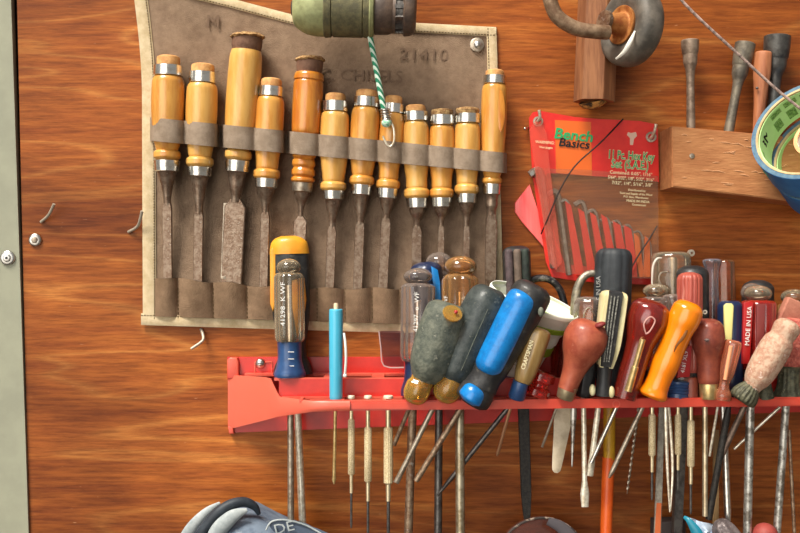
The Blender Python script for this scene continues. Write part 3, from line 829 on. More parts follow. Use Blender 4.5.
p.text('Basics', 574, 143.8, 5.2, 8.4, BLACKP, ang=-6, bold=.0002, sx=1.1, shear=.1)
p.text('11 Pc. Hex Key', 631, 156, 4.7, 8.6, CREAMP, ang=-4, bold=.0005, sx=.62)
p.text('11 Pc. Hex Key', 631, 156, 5.1, 8.6, GREENP, ang=-4, bold=.00008, sx=.62)
p.text('Set (S.A.E.)', 630, 165, 4.7, 8.6, CREAMP, ang=-4, bold=.0005, sx=.7)
p.text('Set (S.A.E.)', 630, 165, 5.1, 8.6, GREENP, ang=-4, bold=.00008, sx=.7)
for (tx, x, y, h, sx) in (('Contained: 0.05", 1/16"', 631, 173.5, 3.4, .95), ('5/64", 3/32", 1/8", 5/32", 3/16"', 631, 178.8, 3.4, .8), ('7/32", 1/4", 5/16", 3/8"', 632, 184, 3.4, .95),
                          ('Distributed by:', 637, 190.5, 2.1, 1), ('Tool and Supply of the West', 636, 194, 2.1, .95), ('P.O. Box, Warehouse', 636, 197.4, 2.1, .95), ('MADE IN INDIA', 638, 201.4, 2.5, .95), ('Countersunk', 639, 205, 2.1, .9),
                          ('WARNING:', 545, 142.5, 3, .9), ('Wear goggles', 546, 147.5, 2.2, .8)):
    p.text(tx, x, y, 11.3 if y > 170 else 5.2 if x > 560 else 13.8, h, CREAMP, ang=-4, sx=sx)
# keys
GK = 'hex keys in the red pouch'
KG = M('grey hex key steel', (142, 136, 126), .38, .85, c2=(100, 90, 80), ns=80)
KB = M('bright hex key steel', (206, 202, 192), .25, .95, c2=(158, 150, 140), ns=120)
keyd = [(541, 176, 554, 268, 4.2, KG, 'largest hex key in the side tube at the left of the red pouch'),
        (558, 196, 569, 275, 3.2, KG, 'grey hex key left of the brightest one in the red pouch'),
        (568, 204, 579, 275, 2.4, KB, 'bright hex key with its bent end showing in the red pouch'),
        (584, 206, 592, 274, 2.6, KG, 'dull hex key just right of the bright one in the red pouch'),
        (596, 214, 604, 276, 2.2, KG, 'hex key in the fourth red gap, above the metal arch'),
        (609, 222, 616, 276, 2.0, KG, 'thin hex key whose lower end is behind the black ribbed handle'),
        (620, 224, 626, 276, 1.7, KB, 'thin bright hex key above the black ribbed handle'),
        (631, 228, 634, 276, 1.4, KG, 'thin hex key in the orange part of the pouch'),
        (641, 234, 643, 274, 1.2, KG, 'very thin hex key near the right edge of the pouch'),
        (649, 240, 650, 274, 1.0, KG, 'thinnest hex key at the right edge of the pouch')]
for (x0, y0, x1, y1, r, mt, lb) in keyd:
    b_ = r * 1.4
    o = solo('hex_key', tube([(x0 - 7 - r, y0 - 1, 6.5), (x0 - 3, y0 - 1.5 - r, 6.5), (x0 + .5, y0 + 1.5, 6.5), (x0 + 2, y0 + 12, 6.5), (x1, y1, 6.5)], r * .95, n=6, k=5), mt, lb, 'hex key', (x1, y1, 6.5), GK, angle=25)
# nails and black cord of the pouch
def hooknail(pts, label): solo('bent_nail', tube(pts, 1.5, k=4), PALEMETAL, label, 'nail', pts[0], 'bent nails in the plywood')
hooknail([(538, 124, .3), (537, 122, 10), (540, 118, 15), (539, 110, 17)], 'bent nail through the top left corner of the red pouch')
hooknail([(651, 138, .3), (651, 138, 8), (654, 133, 14), (656, 124, 17)], 'bent nail through the top right eyelet of the red pouch')
solo('small_nail', ball((525, 128.5, 5), 1.6, bm=tube([(529, 127.5, .3), (525, 128.5, 5)], .9, k=0)), STEEL, 'tiny nail head just left of the red pouch', 'nail', (525, 128, 3), 'bent nails in the plywood')
t = Thing('elastic_band', 'thin black elastic band stretched diagonally over the red pouch', 'elastic band', (590, 200, 15))
t.add('upper_strand', tube([(623, 119, 5), (612, 131, 15), (598, 145, 15), (575, 166, 15.5), (560, 190, 15.5), (548, 218, 15), (541, 234, 6)], .75, n=8), M('black elastic', (28, 16, 14), .5))
t.add('lower_strand', tube([(657, 226, 6), (650, 238, 12), (640, 253, 13), (630, 270, 13), (622, 284, 8)], .75, n=8), M('black elastic'))

# ================================================================== RED SHELF
shelf = Thing('tool_rack', 'red plastic wall rack with a slotted ledge full of screwdrivers', 'tool rack', (520, 430, 0))
ZL = W(0, 378, 52).z; ZS = W(0, 400, 78).z; ZB = W(0, 412, 82).z
x0 = W(227.5, 0, 2).x; x1 = .52
XL = W(270, 0, 52).x
# back plate, lower edge rising to the right
bm = newbm()
f = [W(227, 357, 4), W(900, 357, 4), W(900, 409, 4), W(640, 417, 4), W(229, 433, 4)]
va = [bm.verts.new(q_) for q_ in f]; vb = [bm.verts.new(Vector((q_.x, -.0003, q_.z))) for q_ in f]
ff = bm.faces.new(va); bm.faces.new(list(reversed(vb)))
for i in range(5): bm.faces.new((va[(i + 1) % 5], va[i], vb[i], vb[(i + 1) % 5]))
bmesh.ops.bevel(bm, geom=list(ff.edges), offset=.001, segments=2, affect='EDGES')
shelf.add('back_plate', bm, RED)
xr = .52
bm = newbm(); th = .0025
def bar(xa, xb, z0, z1, d0, d1, bm): box(xa, xb, z0, z1, -d1 / 1000, -d0 / 1000, bm)
bar(XL - .03, xr, ZL - th, ZL, 3.5, 14, bm); bar(XL + .004, xr, ZL - th, ZL, 46, 52, bm)
k = XL + .004
while k < xr:
    bar(k, k + .012, ZL - th, ZL, 14, 46, bm); k += .046
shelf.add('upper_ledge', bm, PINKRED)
bm = newbm(); bar(W(279, 0, 52).x, xr, ZS - th, ZL - .0008, 50.5, 52.6, bm); shelf.add('riser', bm, RED)
bm = newbm(); bar(XL + .012, xr, ZS - th, ZS, 52.6, 57, bm); bar(XL + .04, xr, ZS - th, ZS, 75, 79, bm)
k = XL + .03
while k < xr:
    bar(k, k + .003, ZS - th, ZS, 57, 75, bm); k += .0385
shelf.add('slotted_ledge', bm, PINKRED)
bm = newbm()
f = [W(314, 401.5, 82), W(560, 399, 82), W(900, 396.5, 82), W(900, 405.5, 82), W(560, 408.5, 82), W(314, 411.5, 82)]
va = [bm.verts.new(q_) for q_ in f]; vb = [bm.verts.new(q_ + Vector((0, .0045, 0))) for q_ in f]
ff = bm.faces.new(va); bm.faces.new(list(reversed(vb)))
for i in range(6): bm.faces.new((va[(i + 1) % 6], va[i], vb[i], vb[(i + 1) % 6]))
bmesh.ops.bevel(bm, geom=list(ff.edges), offset=.0022, segments=4, affect='EDGES')
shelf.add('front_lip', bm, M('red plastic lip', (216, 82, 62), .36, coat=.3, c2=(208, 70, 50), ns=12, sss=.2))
shelf.add('moulded_ring', ringbody(W(616.5, 404, 82.2), Vector((0, -1, 0)), -.5, .3, 2.7, 3.6, 24), PINKRED)
# slanted left end
cols = [(228, 375, 429, 6), (236, 375.5, 427.5, 10), (266, 377.6, 420, 44), (271, 379, 418.6, 50), (277, 392, 417, 55), (280, 397, 416.5, 58), (300, 399.6, 413.6, 73), (313, 401.2, 411.8, 81.5), (330, 401.2, 411.3, 82.4), (350, 401.1, 410.9, 82.5)]
g = [[W(x, yt + (yb - yt) * j / 6, d + 1.5 * math.sin(PI * j / 6) ** .5) for j in range(7)] for x, yt, yb, d in cols]
shelf.add('end_cap', sheet(g, 3), M('sunlit pink red plastic end', (222, 102, 80), .42, coat=.15, sss=.25), angle=50)  # pinker than the lip: brighter light at this end is in the colour
shelf.add('end_rib', prism([(227, 360), (230, 357.5), (237, 358), (238.5, 362), (239, 379), (227, 379)], 3, 9, bev=1.5), PINKRED)
shelf.add('lower_rib', prism([(228, 426), (233, 427), (234, 434), (229, 434)], 3, 8, bev=1), PINKRED)
bm = newbm()
for a, b in (((255, 362), (272, 362)), ((272, 362), (272, 376)), ((255, 374.5), (272, 374.5)), ((255, 362), (255, 375))):
    tube([(a[0], a[1], 4.4), (b[0], b[1], 4.4)], .8, n=6, k=0, bm=bm)
shelf.add('screw_guide', bm, PINKRED)
t = Thing('screw', 'silver pan head screw fixing the left end of the red rack', 'screw', (261, 364, 4))
t.add('head', disc(W(260.5, 363.5, 4.5), ((0, 5), (1.5, 4.8), (3, 3.4), (3.6, 1))), CHROME)
t.add('slot', box(*(lambda c: (c.x - .003, c.x + .003, c.z - .0005, c.z + .0005, c.y - .0002, c.y + .001))(W(260.5, 363.5, 8.2))), DARKSTEEL)


# ================================================================== SCREWDRIVERS AND OTHER TOOLS IN THE RACK
CLEAR = acetate('clear aged acetate', (206, 186, 156), .12)
CLEARA = acetate('amber clear acetate', (224, 166, 104), .14, tint=.6)
CLEARP = acetate('smoky clear acetate', (190, 170, 158), .13)
YELA = acetate('yellow amber acetate', (240, 186, 84), .24, tint=.7)
REDA = acetate('red clear acetate', (206, 52, 40), .3, tint=.8)
MAROON = acetate('maroon clear acetate', (138, 38, 26), .45, tint=.9)
PINKA = acetate('salmon clear acetate', (224, 132, 96), .3, tint=.8)
NAVY = M('navy plastic', (44, 78, 124), .35, coat=.4, c2=(36, 62, 104), ns=60)
DNAVY = M('dark navy plastic', (30, 42, 74), .35, coat=.3)
GREYG = M('scuffed grey green rubber', (110, 112, 98), .7, c2=(68, 74, 66), ns=110, bump=.6, bs=420, lo=.35, hi=.62, c3=(146, 144, 128))
DKG = M('scuffed dark green grey rubber', (66, 72, 70), .5, c2=(42, 50, 50), ns=120, bump=.4, bs=300, coat=.15, c3=(104, 106, 98), lo=.4, hi=.6)
BLKR = M('black rubber', (34, 34, 36), .5, c2=(48, 47, 46), c3=(80, 77, 72), ns=110, lo=.4, hi=.6, bump=.35, bs=350, coat=.15)
BLUE = M('bright blue plastic', (14, 122, 194), .32, coat=.4, c2=(12, 104, 172), c3=(52, 130, 180), ns=90, lo=.45, hi=.62, bump=.1, bs=300)
ORANGE = M('glossy orange plastic', (244, 134, 8), .2, coat=.8, c2=(238, 124, 6), ns=20)
YELO = M('yellow orange rubber', (240, 168, 44), .45, coat=.2, c2=(230, 150, 36), ns=40)
SALMON = M('worn salmon red paint', (168, 86, 60), .5, c2=(146, 64, 44), c3=(196, 122, 96), ns=70, bump=.3, bs=200, coat=.25)
BRICK = M('worn brick red paint', (146, 70, 48), .5, c2=(116, 50, 38), c3=(150, 92, 72), ns=70, bump=.2, coat=.2)
CREAM = M('cream plastic', (232, 222, 176), .4, coat=.3, c2=(222, 208, 156), ns=60)
LBL = M('red foil label', (172, 30, 30), .3, coat=.5)
PINKW = M('paint crusted pinkish grip', (194, 164, 140), .8, c2=(168, 122, 98), ns=180, bump=.8, bs=300, lo=.42, hi=.6, c3=(224, 206, 190))
GGRN = M('dirty grey green metal', (98, 96, 74), .55, .3, c2=(54, 54, 42), ns=170, bump=.6, c3=(146, 142, 112))
RSD = 'screwdrivers in the red rack'
def driver(name, label, cat, A, Bp, group=RSD):
    t = Thing(name, label, cat, Bp, group); t.A, t.B = A, Bp
    t.L = math.hypot(Bp[0] - A[0], Bp[1] - A[1]); return t
def shaft(t, P, Q, r, mat, shape='round', tip=None, name='shaft', tmat=None):
    L = math.hypot(Q[0] - P[0], Q[1] - P[1])
    st = [(0, r), (L, r)] if tip is None else [(0, r), (L - tip[0], r), (L - tip[0] * .5, tip[1], r * .7), (L, tip[2], .8)]
    o = t.add(name, loft(P, Q, st, shape, n=14), mat)
    return o

# --- orange and black stubby behind, on the upper ledge
t = driver('screwdriver', 'fat orange-topped black screwdriver standing behind the clear one with a blue base', 'screwdriver', (289, 236, 15), (293, 374, 15))
t.add('orange_cap', loft(t.A, t.B, pc([(0, 8, 5), (3, 15, 10), (8, 18.6, 12), (14, 19.6, 13), (18, 20, 13)], 4)), YELO)
t.add('grip', loft(t.A, t.B, pc([(17, 19.4, 12.6), (22, 20, 13), (50, 20.2, 13), (76, 19.5, 12.5), (95, 17, 12), (110, 14.5, 11), (120, 15, 11), (130, 19, 13), (138, 21, 14)], 4), ('flute', 6, .06)), BLKR)
t.add('orange_panel', prism([(270, 250), (273, 247), (276, 252), (276, 300), (273, 312), (270, 304)], 14, 24, bev=1), YELO)
t.add('orange_panel', prism([(292, 280), (304, 278), (306, 300), (302, 330), (297, 338), (291, 300)], 24, 29, bev=1), YELO)
shaft(t, (296, 372, 18), (303.5, 545, 30), 3.7, PALEMETAL)
# --- clear with blue base
t = driver('screwdriver', 'clear faceted screwdriver with a flared blue base at the left end of the rack', 'screwdriver', (289, 259, 42), (290, 376.5, 42))
body = t.add('clear_handle', loft((289, 272, 42), (290, 343, 42), pc([(0, 9.5), (2, 13.5), (5, 15.3)], 3) + [(62, 15.4), (67, 15), (69.5, 13.6)], ('groove', 8, .09), n=32), CLEAR)
t.add('clear_ball', ball((289, 267, 42), 12, 8.5), CLEAR)
t.add('blue_base', loft((289.5, 341, 42), (290, 376.5, 42), pc([(0, 12.5), (6, 12), (16, 12), (27, 14), (33, 16), (35.5, 15.6)], 4)), NAVY, angle=50)
t.add('core', loft((289, 285, 42), (290, 342, 42), [(0, 3), (57, 3)]), STEEL)
t.text('41298  K WF', 283, 304, 56.5, 4.6, WHITE, ang=90, sx=1.25)
for k in range(3): t.add('white_tick', loft((288, 352 + k * 7, 54.2), (294, 352 + k * 7, 54.2), [(0, .35), (6, .35)]), WHITE)
shaft(t, (290.5, 376, 38), (291, 545, 42), 3.3, OLDSTEEL)
# --- cyan pocket screwdriver
CYAN = M('cyan anodised barrel', (74, 182, 214), .3, coat=.5)
t = driver('pocket_screwdriver', 'slim cyan pocket screwdriver with a white clip', 'pocket screwdriver', (336, 303, 70), (336, 400, 68))
t.add('button', loft((336, 303, 70), (336, 312, 70), [(0, 1.5), (1, 2.3), (9, 2.4)]), M('beige button', (212, 190, 156), .5))
t.add('barrel', loft((336, 309, 70), (336, 400, 68), [(0, 6), (.8, 6.8), (4, 7), (88, 6.6), (91, 6)]), CYAN)
t.add('clip', tube([(344, 333, 76), (345.5, 345, 78), (346, 360, 77), (345, 374, 74)], [1.2, 1.3, 1.3, 1.3], n=8), M('white clip', (238, 238, 230), .4))
t.add('clip_ball', ball((345, 375.5, 74), 2), M('white clip'))
shaft(t, (335.5, 399, 68), (334, 484, 66), 1.7, BRASS, tip=(9, 2.2, .6))

# --- big clear
t = driver('screwdriver', 'tall clear round-topped screwdriver with a dark blue base, in front of the tool roll', 'screwdriver', (418, 268, 60), (417, 396, 60))
t.add('clear_ball', ball((418, 276.5, 56), 14.6, 8.6), CLEARP)
t.add('clear_handle', loft((418, 283, 56), (417, 362, 58), pc([(0, 12), (2, 16), (4, 17.8)], 3) + [(70, 17.6), (75, 17), (78, 15)], ('groove', 8, .09)), CLEARP)
t.add('core', loft((418, 300, 56), (417, 362, 58), [(0, 3.2), (60, 3.2)]), STEEL)
t.add('blue_base', loft((417, 360, 58), (413, 398, 60), pc([(0, 13), (8, 11.5), (20, 11), (32, 13), (37, 12.5)], 4)), DNAVY)
t.text('41297  o  WF', 416.5, 312, 74, 4.6, WHITE, ang=88, sx=1.1)
shaft(t, (413, 398, 58), (408, 545, 56), 4.3, RUSTSTEEL)
# --- blue behind
t = driver('screwdriver', 'dark blue handled screwdriver mostly hidden behind the tall clear one', 'screwdriver', (426, 262, 28), (436, 390, 28))
t.add('handle', loft((425, 262, 30), (437, 392, 30), pc([(0, 6), (3, 13), (8, 16), (20, 16.6), (100, 15), (128, 13)], 4), 'oct'), DNAVY)
t.add('blue_stripe', prism([(431, 266), (438, 270), (440, 282), (443, 330), (438, 330)], 42, 47.5, bev=1), BLUE)
shaft(t, (439, 390, 32), (438, 545, 40), 4.0, DARKSTEEL)
t = driver('screwdriver', 'smoky round-topped screwdriver peeking out between the blue and the amber ones', 'screwdriver', (440, 251, 14), (444, 372, 14))
t.add('clear_ball', ball((439, 262, 18), 13.5, 10), CLEARP)
t.add('clear_handle', loft((440, 269, 16), (444, 372, 16), pc([(0, 9), (4, 13), (8, 14), (98, 14), (104, 12)], 3), ('groove', 8, .09)), CLEARP)
# --- amber clear
t = driver('screwdriver', 'amber clear round-topped screwdriver standing behind the two grey-green ones', 'screwdriver', (460, 256, 52), (460, 396, 58))
t.add('clear_ball', ball((460.5, 266.5, 50), 16.4, 10.8), CLEARA)
t.add('clear_handle', loft((460, 274, 50), (460, 368, 55), pc([(0, 13), (3, 17), (6, 19)], 3) + [(84, 19), (92, 17)], ('groove', 8, .1)), CLEARA)
t.add('blue_base', loft((460, 366, 55), (460, 398, 58), pc([(0, 13), (10, 11.5), (22, 12), (31, 14)], 4)), DNAVY)
t.add('core', loft((460, 292, 50), (460, 366, 55), [(0, 3), (74, 3)]), STEEL)
t.text('WF', 446, 300, 70, 4, WHITE, ang=90)
t.text('USA', 464, 302, 70, 4.5, M('faint print', (196, 170, 140), .7), ang=90)
shaft(t, (459.5, 397, 60), (460.5, 545, 60), 4.6, M('yellowed steel', (176, 160, 126), .38, .85, c2=(116, 96, 66), ns=120, bump=.25))
# --- grey green
t = driver('screwdriver', 'scuffed grey-green leaning screwdriver with an amber disc set in its butt', 'screwdriver', (447, 302, 82), (414, 400, 84))
t.add('grip', loft((449.5, 303, 84), (424, 382, 84), pc([(0, 12), (2, 17), (7, 21.5), (16, 23), (40, 23.8), (62, 22), (76, 16.5), (82, 12)], 4), ('flute', 6, .05)), GREYG)
t.add('amber_disc', axloft(W(452.5, 313.5, 105), Vector((.22, -.72, .62)).normalized(), [(-1.5, 8.6), (.2, 9.2), (.9, 8.8), (1.0, 7)]), YELA)
t.add('red_dot', ball((456, 312, 108), 2), LBL)
t.add('amber_end', loft((423, 374, 84), (412, 404, 84), pc([(0, 11.5), (6, 11), (11, 13.5), (19, 14), (26, 12), (31, 6), (32, 1)], 4), ('flute', 6, .07)), YELA)
t.add('amber_neck', loft((425, 376, 84), (419, 390, 84), [(0, 12), (14, 11)]), YELA)
shaft(t, (413, 399, 78), (394, 445, 66), 2.2, RUSTSTEEL)
# --- dark green
t = driver('screwdriver', 'large dark green-grey leaning screwdriver with an amber lower end, left of the blue one', 'screwdriver', (493, 286, 80), (443, 400, 84))
t.add('grip', loft((492.5, 288, 82), (454, 376, 82), pc([(0, 10), (3, 15.5), (9, 19.4), (18, 21.4), (40, 22.5), (75, 21), (92, 18.5), (100, 14)], 4), ('flute', 5, .05)), DKG)
t.add('pale_rib', tube([(488, 309, 103.6), (474, 341, 103.6), (461, 371, 103)], [.3, .5, .3], n=6), GREYG)
t.add('pale_rib', tube([(504, 305, 100), (490, 338, 100.6), (472, 376, 100)], [.3, .5, .3], n=6), GREYG)
t.add('amber_end', loft((456, 372, 80), (441, 402, 84), pc([(0, 13), (8, 15), (18, 15.5), (26, 13.5), (32, 8), (34, 2)], 4), ('flute', 6, .05)), YELA)
shaft(t, (436, 402, 76), (396, 483, 76), 2.7, OLDSTEEL, tip=(10, 3, 3))
# --- blue / black
t = driver('screwdriver', 'big bright blue and black leaning screwdriver in the middle of the rack', 'screwdriver', (534, 287, 98), (470, 402, 96))
t.add('grip', loft((536, 285, 94), (480, 388, 94), pc([(0, 12), (3, 17), (9, 20.3), (20, 20.8), (60, 19.4), (96, 17.5), (106, 16), (116, 17)], 4)), BLKR)
bp = [(516, 291), (536, 297), (541, 305), (503, 373), (496, 377), (480, 370), (478, 364)]
t.add('blue_panel', loft((526.5, 292, 101), (485, 374, 101), pc([(0, 7), (2, 12), (6, 15.6), (14, 16.6), (50, 16), (82, 14.8), (89, 11), (92, 5)], 4)), BLUE)
t.add('collar', loft((484, 380, 94), (470, 403, 92), pc([(0, 16), (8, 17), (16, 18.5), (23, 18), (27, 13)], 4)), BLKR)
t.add('blue_end', loft((479, 386, 101), (468, 402, 100), pc([(0, 7), (3, 11), (8, 13), (15, 13.4), (19, 9)], 4)), BLUE)
t.add('scuff', ball((541, 312, 111), 3, 5), GREYG)
shaft(t, (463, 405, 72), (416, 481, 70), 3.0, RUSTSTEEL)

# --- white striped cup
CUP = M('white plastic cup', (236, 238, 228), .45, c2=(226, 226, 208), ns=14)
GRNB = M('olive green band', (132, 156, 40), .5)
t = driver('plastic_cup', 'white tapered plastic cup with olive green bands leaning behind the blue screwdriver', 'cup', (536, 299, 52), (502, 396, 60), None)
a_ = (535, 299, 54); b_ = (496, 389, 18)
prof = [(0, 44), (1.5, 45), (4, 45), (6, 42), (24, 38), (25, 36.8), (34, 36.4), (35, 34.8), (47, 34), (48, 32.2), (66, 30), (84, 27), (101, 25)]
bm = loft(a_, b_, [(a, b * 1.03, b * .6) for a, b in prof], n=56)
for f_ in [f for f in bm.faces if len(f.verts) > 20 and (f.calc_center_median() - W(*a_)).length < .006]: bm.faces.remove(f_)
bmesh.ops.recalc_face_normals(bm, faces=bm.faces[:])
o = t.add('cup_wall', bm, CUP)
md = o.modifiers.new('wall', 'SOLIDIFY'); md.thickness = .0009; md.offset = -1
t.add('green_band', loft(a_, b_, [(15, 40.6, 23.8), (16, 42, 24.9), (20.5, 41, 24.3), (21, 39, 23)], n=48), GRNB)
t.add('green_band', loft(a_, b_, [(37, 35.2, 20.8), (38, 36.9, 21.7), (46, 36.2, 21.3), (46.5, 34, 20)], n=48), GRNB)
c_ = W(505, 380, 84)
t.add('blue_seal', disc(W(504.5, 380.5, 38), ((0, 8.6), (3.2, 8.6), (3.4, 8.2)), 32), M('grey white seal rim', (196, 200, 206), .5))
t.add('blue_seal_face', disc(W(504.5, 380.5, 41.3), ((0, 7.2), (.4, 7.2), (.7, 6.8)), 32), M('deep blue seal', (54, 62, 168), .4, c2=(120, 130, 200), ns=160))
t.text('Fresh', 512, 352, 53, 7, M('grey print', (120, 124, 120), .6), ang=62, shear=.2)
t.text('1.89', 516, 362, 51, 3.4, M('grey print'), ang=62)

# --- small tan handle
t = driver('screwdriver', 'small tan screwdriver with pale lettering and a blue ferrule, leaning on the white cup', 'screwdriver', (541, 329, 92), (517, 398, 88))
t.add('handle', loft((540, 328, 92), (522, 383, 90), pc([(0, 8), (3, 12), (8, 12.8), (40, 11.5), (53, 9.5), (57, 8)], 4), 'oct'), M('tan acetate', (178, 148, 94), .35, coat=.6, c2=(156, 122, 70), ns=30, stretch=(4, 4, .5)))
t.add('blue_ferrule', loft((521, 381, 90), (516, 399, 86), [(0, 7.5), (2, 8), (16, 8.6), (18, 7.6)]), NAVY)
t.text('CRAFTSMAN', 527.5, 355, 103.8, 4.2, CREAMP, ang=72, sx=.9, bold=.0001)
shaft(t, (512, 402, 78), (497, 456, 66), 1.7, M('copper', (186, 118, 76), .35, .9), tip=(6, 1.8, .6))
# --- small red clear
t = driver('screwdriver', 'short red clear faceted screwdriver right of the tan one, low in the rack', 'screwdriver', (549, 374, 78), (530, 396, 76))
t.add('handle', loft((545, 372, 78), (536, 397, 76), pc([(0, 8), (2, 12), (9, 12.5), (12, 8.5), (15, 8.5), (18, 12.5), (24, 12.5), (26, 9)], 2), 'hex'), REDA)
shaft(t, (508, 408, 64), (437, 496, 50), 2.5, DARKSTEEL, tip=(24, 1.9, 1))
# --- black fluted behind
t = driver('rasp', 'dark tool with three coloured ribs behind the white cup, right of the tool roll', 'rasp', (516, 247, 20), (521, 372, 24), None)
t.add('grip', loft((516, 246, 22), (521, 372, 24), pc([(0, 5, 5), (1.5, 9.5, 8), (4, 12.2, 11), (8, 13, 12), (100, 13, 12), (126, 11, 10)], 4), 'rect'), BLKR)
for x_, m_ in ((508.5, M('purple grey rib', (92, 76, 78), .7, c2=(70, 58, 60), ns=140, bump=.5)), (517, M('warm grey rib', (110, 92, 80), .7, c2=(92, 78, 68), ns=140, bump=.5)), (525, M('black green rib', (42, 52, 44), .7, c2=(28, 32, 30), ns=140, bump=.5))):
    t.add('rib', loft((x_, 249, 34.5), (x_ + 5, 370, 35), pc([(0, 2.4), (3, 4), (90, 4), (120, 3)], 3)), m_)
t.add('file_blade', loft((523, 395, 30), (527, 520, 34), [(0, 5.6, 2.2), (100, 5.2, 2), (120, 3.6, 1.8), (125, 3, 1.4)], 'rect'), BLACKFILE)
# --- salmon bulb handle
t = driver('awl', 'salmon red bulb-handled awl with a dull brass ferrule, leaning right', 'awl', (592, 322, 92), (565, 398, 84))
t.add('handle', loft((592, 321, 90), (567, 389, 86), pc([(0, 8), (3, 15), (10, 20.3), (20, 22), (32, 19.5), (46, 13.5), (58, 10.8), (68, 9.8), (73, 9.4)], 5)), SALMON)
t.add('ferrule', loft((569, 384, 86), (564.5, 399, 84), [(0, 9.3), (2, 9.9), (14, 8.6), (15.5, 7.6)]), M('dull brass', (158, 136, 96), .4, .8, c2=(120, 100, 70), ns=90))
t.add('worn_spot', ball((600, 325, 102), 6, 3, ang=20), M('dark red wear', (120, 40, 38), .6))
shaft(t, (557, 406, 70), (542, 447, 60), 1.3, OLDSTEEL)
# --- black ring behind / metal arch
t = driver('hook_tool', 'black ring-shaped loop rising behind the white cup', 'hook', (532, 277, 22), (545, 380, 24), None)
t.add('loop', tube([(514, 318, 24), (518, 292, 24), (532, 280, 24), (548, 279, 24), (560, 290, 24), (566, 312, 24)], 3.6, n=12), M('chipped black paint', (40, 38, 40), .4, .3, c2=(130, 124, 116), ns=160, lo=.52, hi=.66, bump=.3))
t.add('shank', loft((564, 305, 24), (560, 396, 30), [(0, 4), (92, 4)]), BLKR)
t = driver('carabiner', 'tarnished metal arch with a smoky plastic body beneath, left of the big black handle', 'carabiner', (590, 270, 40), (588, 372, 46), None)
t.add('arch', tube([(574, 318, 42), (577, 290, 42), (585, 276, 42), (596, 274, 42), (605, 284, 42), (610, 308, 42)], [4.6, 4.4, 3.8, 3.4, 3.2, 3.2], n=12), M('tarnished yellow metal', (146, 132, 104), .45, .7, c2=(84, 76, 64), ns=90, bump=.4, c3=(180, 172, 150)))
t.add('body', loft((590, 297, 46), (586, 372, 50), pc([(0, 9), (3, 14), (10, 16), (60, 15), (75, 12)], 3), 'oct'), CLEARP)
t.add('inner_loop', tube([(583, 322, 63), (585, 311, 64), (590, 308, 64), (595, 316, 63)], .7, n=8), OLDSTEEL)
t.add('blade', loft((566, 396, 50), (556, 472, 62), pc([(0, 10, 1), (12, 10, 1), (30, 8.4, 1), (50, 6.6, 1), (68, 5, 1), (75, 4, 1), (77.5, 1.5, .8)], 3), 'rect'), M('tan coated blade', (178, 156, 122), .5, .4, c2=(150, 128, 98), ns=90, bump=.2))
# dark red/black handles low in the gaps
t = driver('screwdriver', 'dark maroon screwdriver in the shadow between the white cup and the salmon bulb handle', 'screwdriver', (561, 338, 46), (553, 397, 50))
t.add('handle', loft((570, 326, 18), (562, 396, 22), pc([(0, 8), (4, 14), (12, 16), (50, 14), (70, 11)], 3), 'oct'), MAROON)
t.add('twisted_shank', loft((574, 396, 54), (572, 467, 58), [(0, 2.6), (20, 3.4), (30, 2.4), (40, 2), (71, .7)], 'oct'), MOTTLED)
t = driver('screwdriver', 'small black screwdriver low in the shadow right of the brass ferrule of the salmon awl', 'screwdriver', (584, 365, 64), (583, 397, 64))
t.add('handle', loft((590, 358, 62), (583, 398, 64), pc([(0, 6), (4, 9.5), (24, 9), (36, 8), (40, 7)], 3), 'hex'), BLKR)
shaft(t, (583.5, 397, 66), (585, 507, 68), 2.6, PALEMETAL, tip=(27, 4.5, 3.6))
# --- big black ribbed
t = driver('chisel', 'large black ribbed handle standing upright in front of the hex key pouch', 'chisel', (613, 249, 44), (608, 396, 52), None)
t.add('grip', loft((614, 249, 46), (609, 396, 52), pc([(0, 12), (2, 15.5), (7, 18), (16, 18.6), (90, 18.3), (120, 15), (147, 13)], 4), ('groove', 10, .045)), M('dusty black rubber', (50, 54, 58), .6, c2=(38, 42, 46), ns=60, bump=.3))
t.text('MADE IN USA', 598.5, 295, 57.5, 4.4, M('pale print', (170, 170, 166), .6), ang=90, sx=1.0)
t.add('yellow_shank', loft((609.5, 396, 44), (609, 459, 44), [(0, 6), (63, 6)]), M('yellow painted steel', (206, 156, 30), .45, c2=(186, 130, 20), ns=60, coat=.3))
t.add('orange_shank', loft((608.5, 457, 44), (605.5, 548, 44), [(0, 6.2), (91, 5.8)]), M('orange painted steel', (230, 98, 26), .4, c2=(214, 82, 18), ns=60, coat=.4))
# --- cream / black ribbed
t = driver('screwdriver', 'black ribbed screwdriver with cream side strips, in front of the big black handle', 'screwdriver', (615, 291, 84), (603, 397, 82))
t.add('cream_body', loft((614.5, 291, 82), (605, 368, 82), pc([(0, 7), (2, 11), (6, 12.5), (50, 11.6), (66, 9.5), (77, 7)], 4), 'rect'), CREAM)
t.add('ribbed_insert', loft((615.5, 291, 90), (605, 368, 88), pc([(0, 5.5), (2, 7), (60, 6.6), (76, 5)], 3), 'rect'), BLKR)
for k in (-3.4, 0, 3.4):
    t.add('pale_groove', tube([(615 + k, 296, 97.6), (611 + k * .9, 325, 97.6), (606.5 + k * .7, 362, 95)], .75, n=6), M('greyed groove', (150, 148, 138), .8, c2=(70, 70, 66), ns=500))
t.add('black_collar', loft((605, 365, 82), (603, 397, 82), pc([(0, 8), (4, 7.4), (16, 7), (24, 7.6), (31, 7.4)], 3)), BLKR)
for p_ in ((597.5, 343, 86), (592.5, 390, 84), (611.5, 392, 86)):
    t.add('cream_lobe', ball(p_, 3.2, 6), CREAM)
shaft(t, (598.5, 405, 76), (590, 476, 72), 2.9, PALEMETAL, tip=(20, 3.6, 3.2))
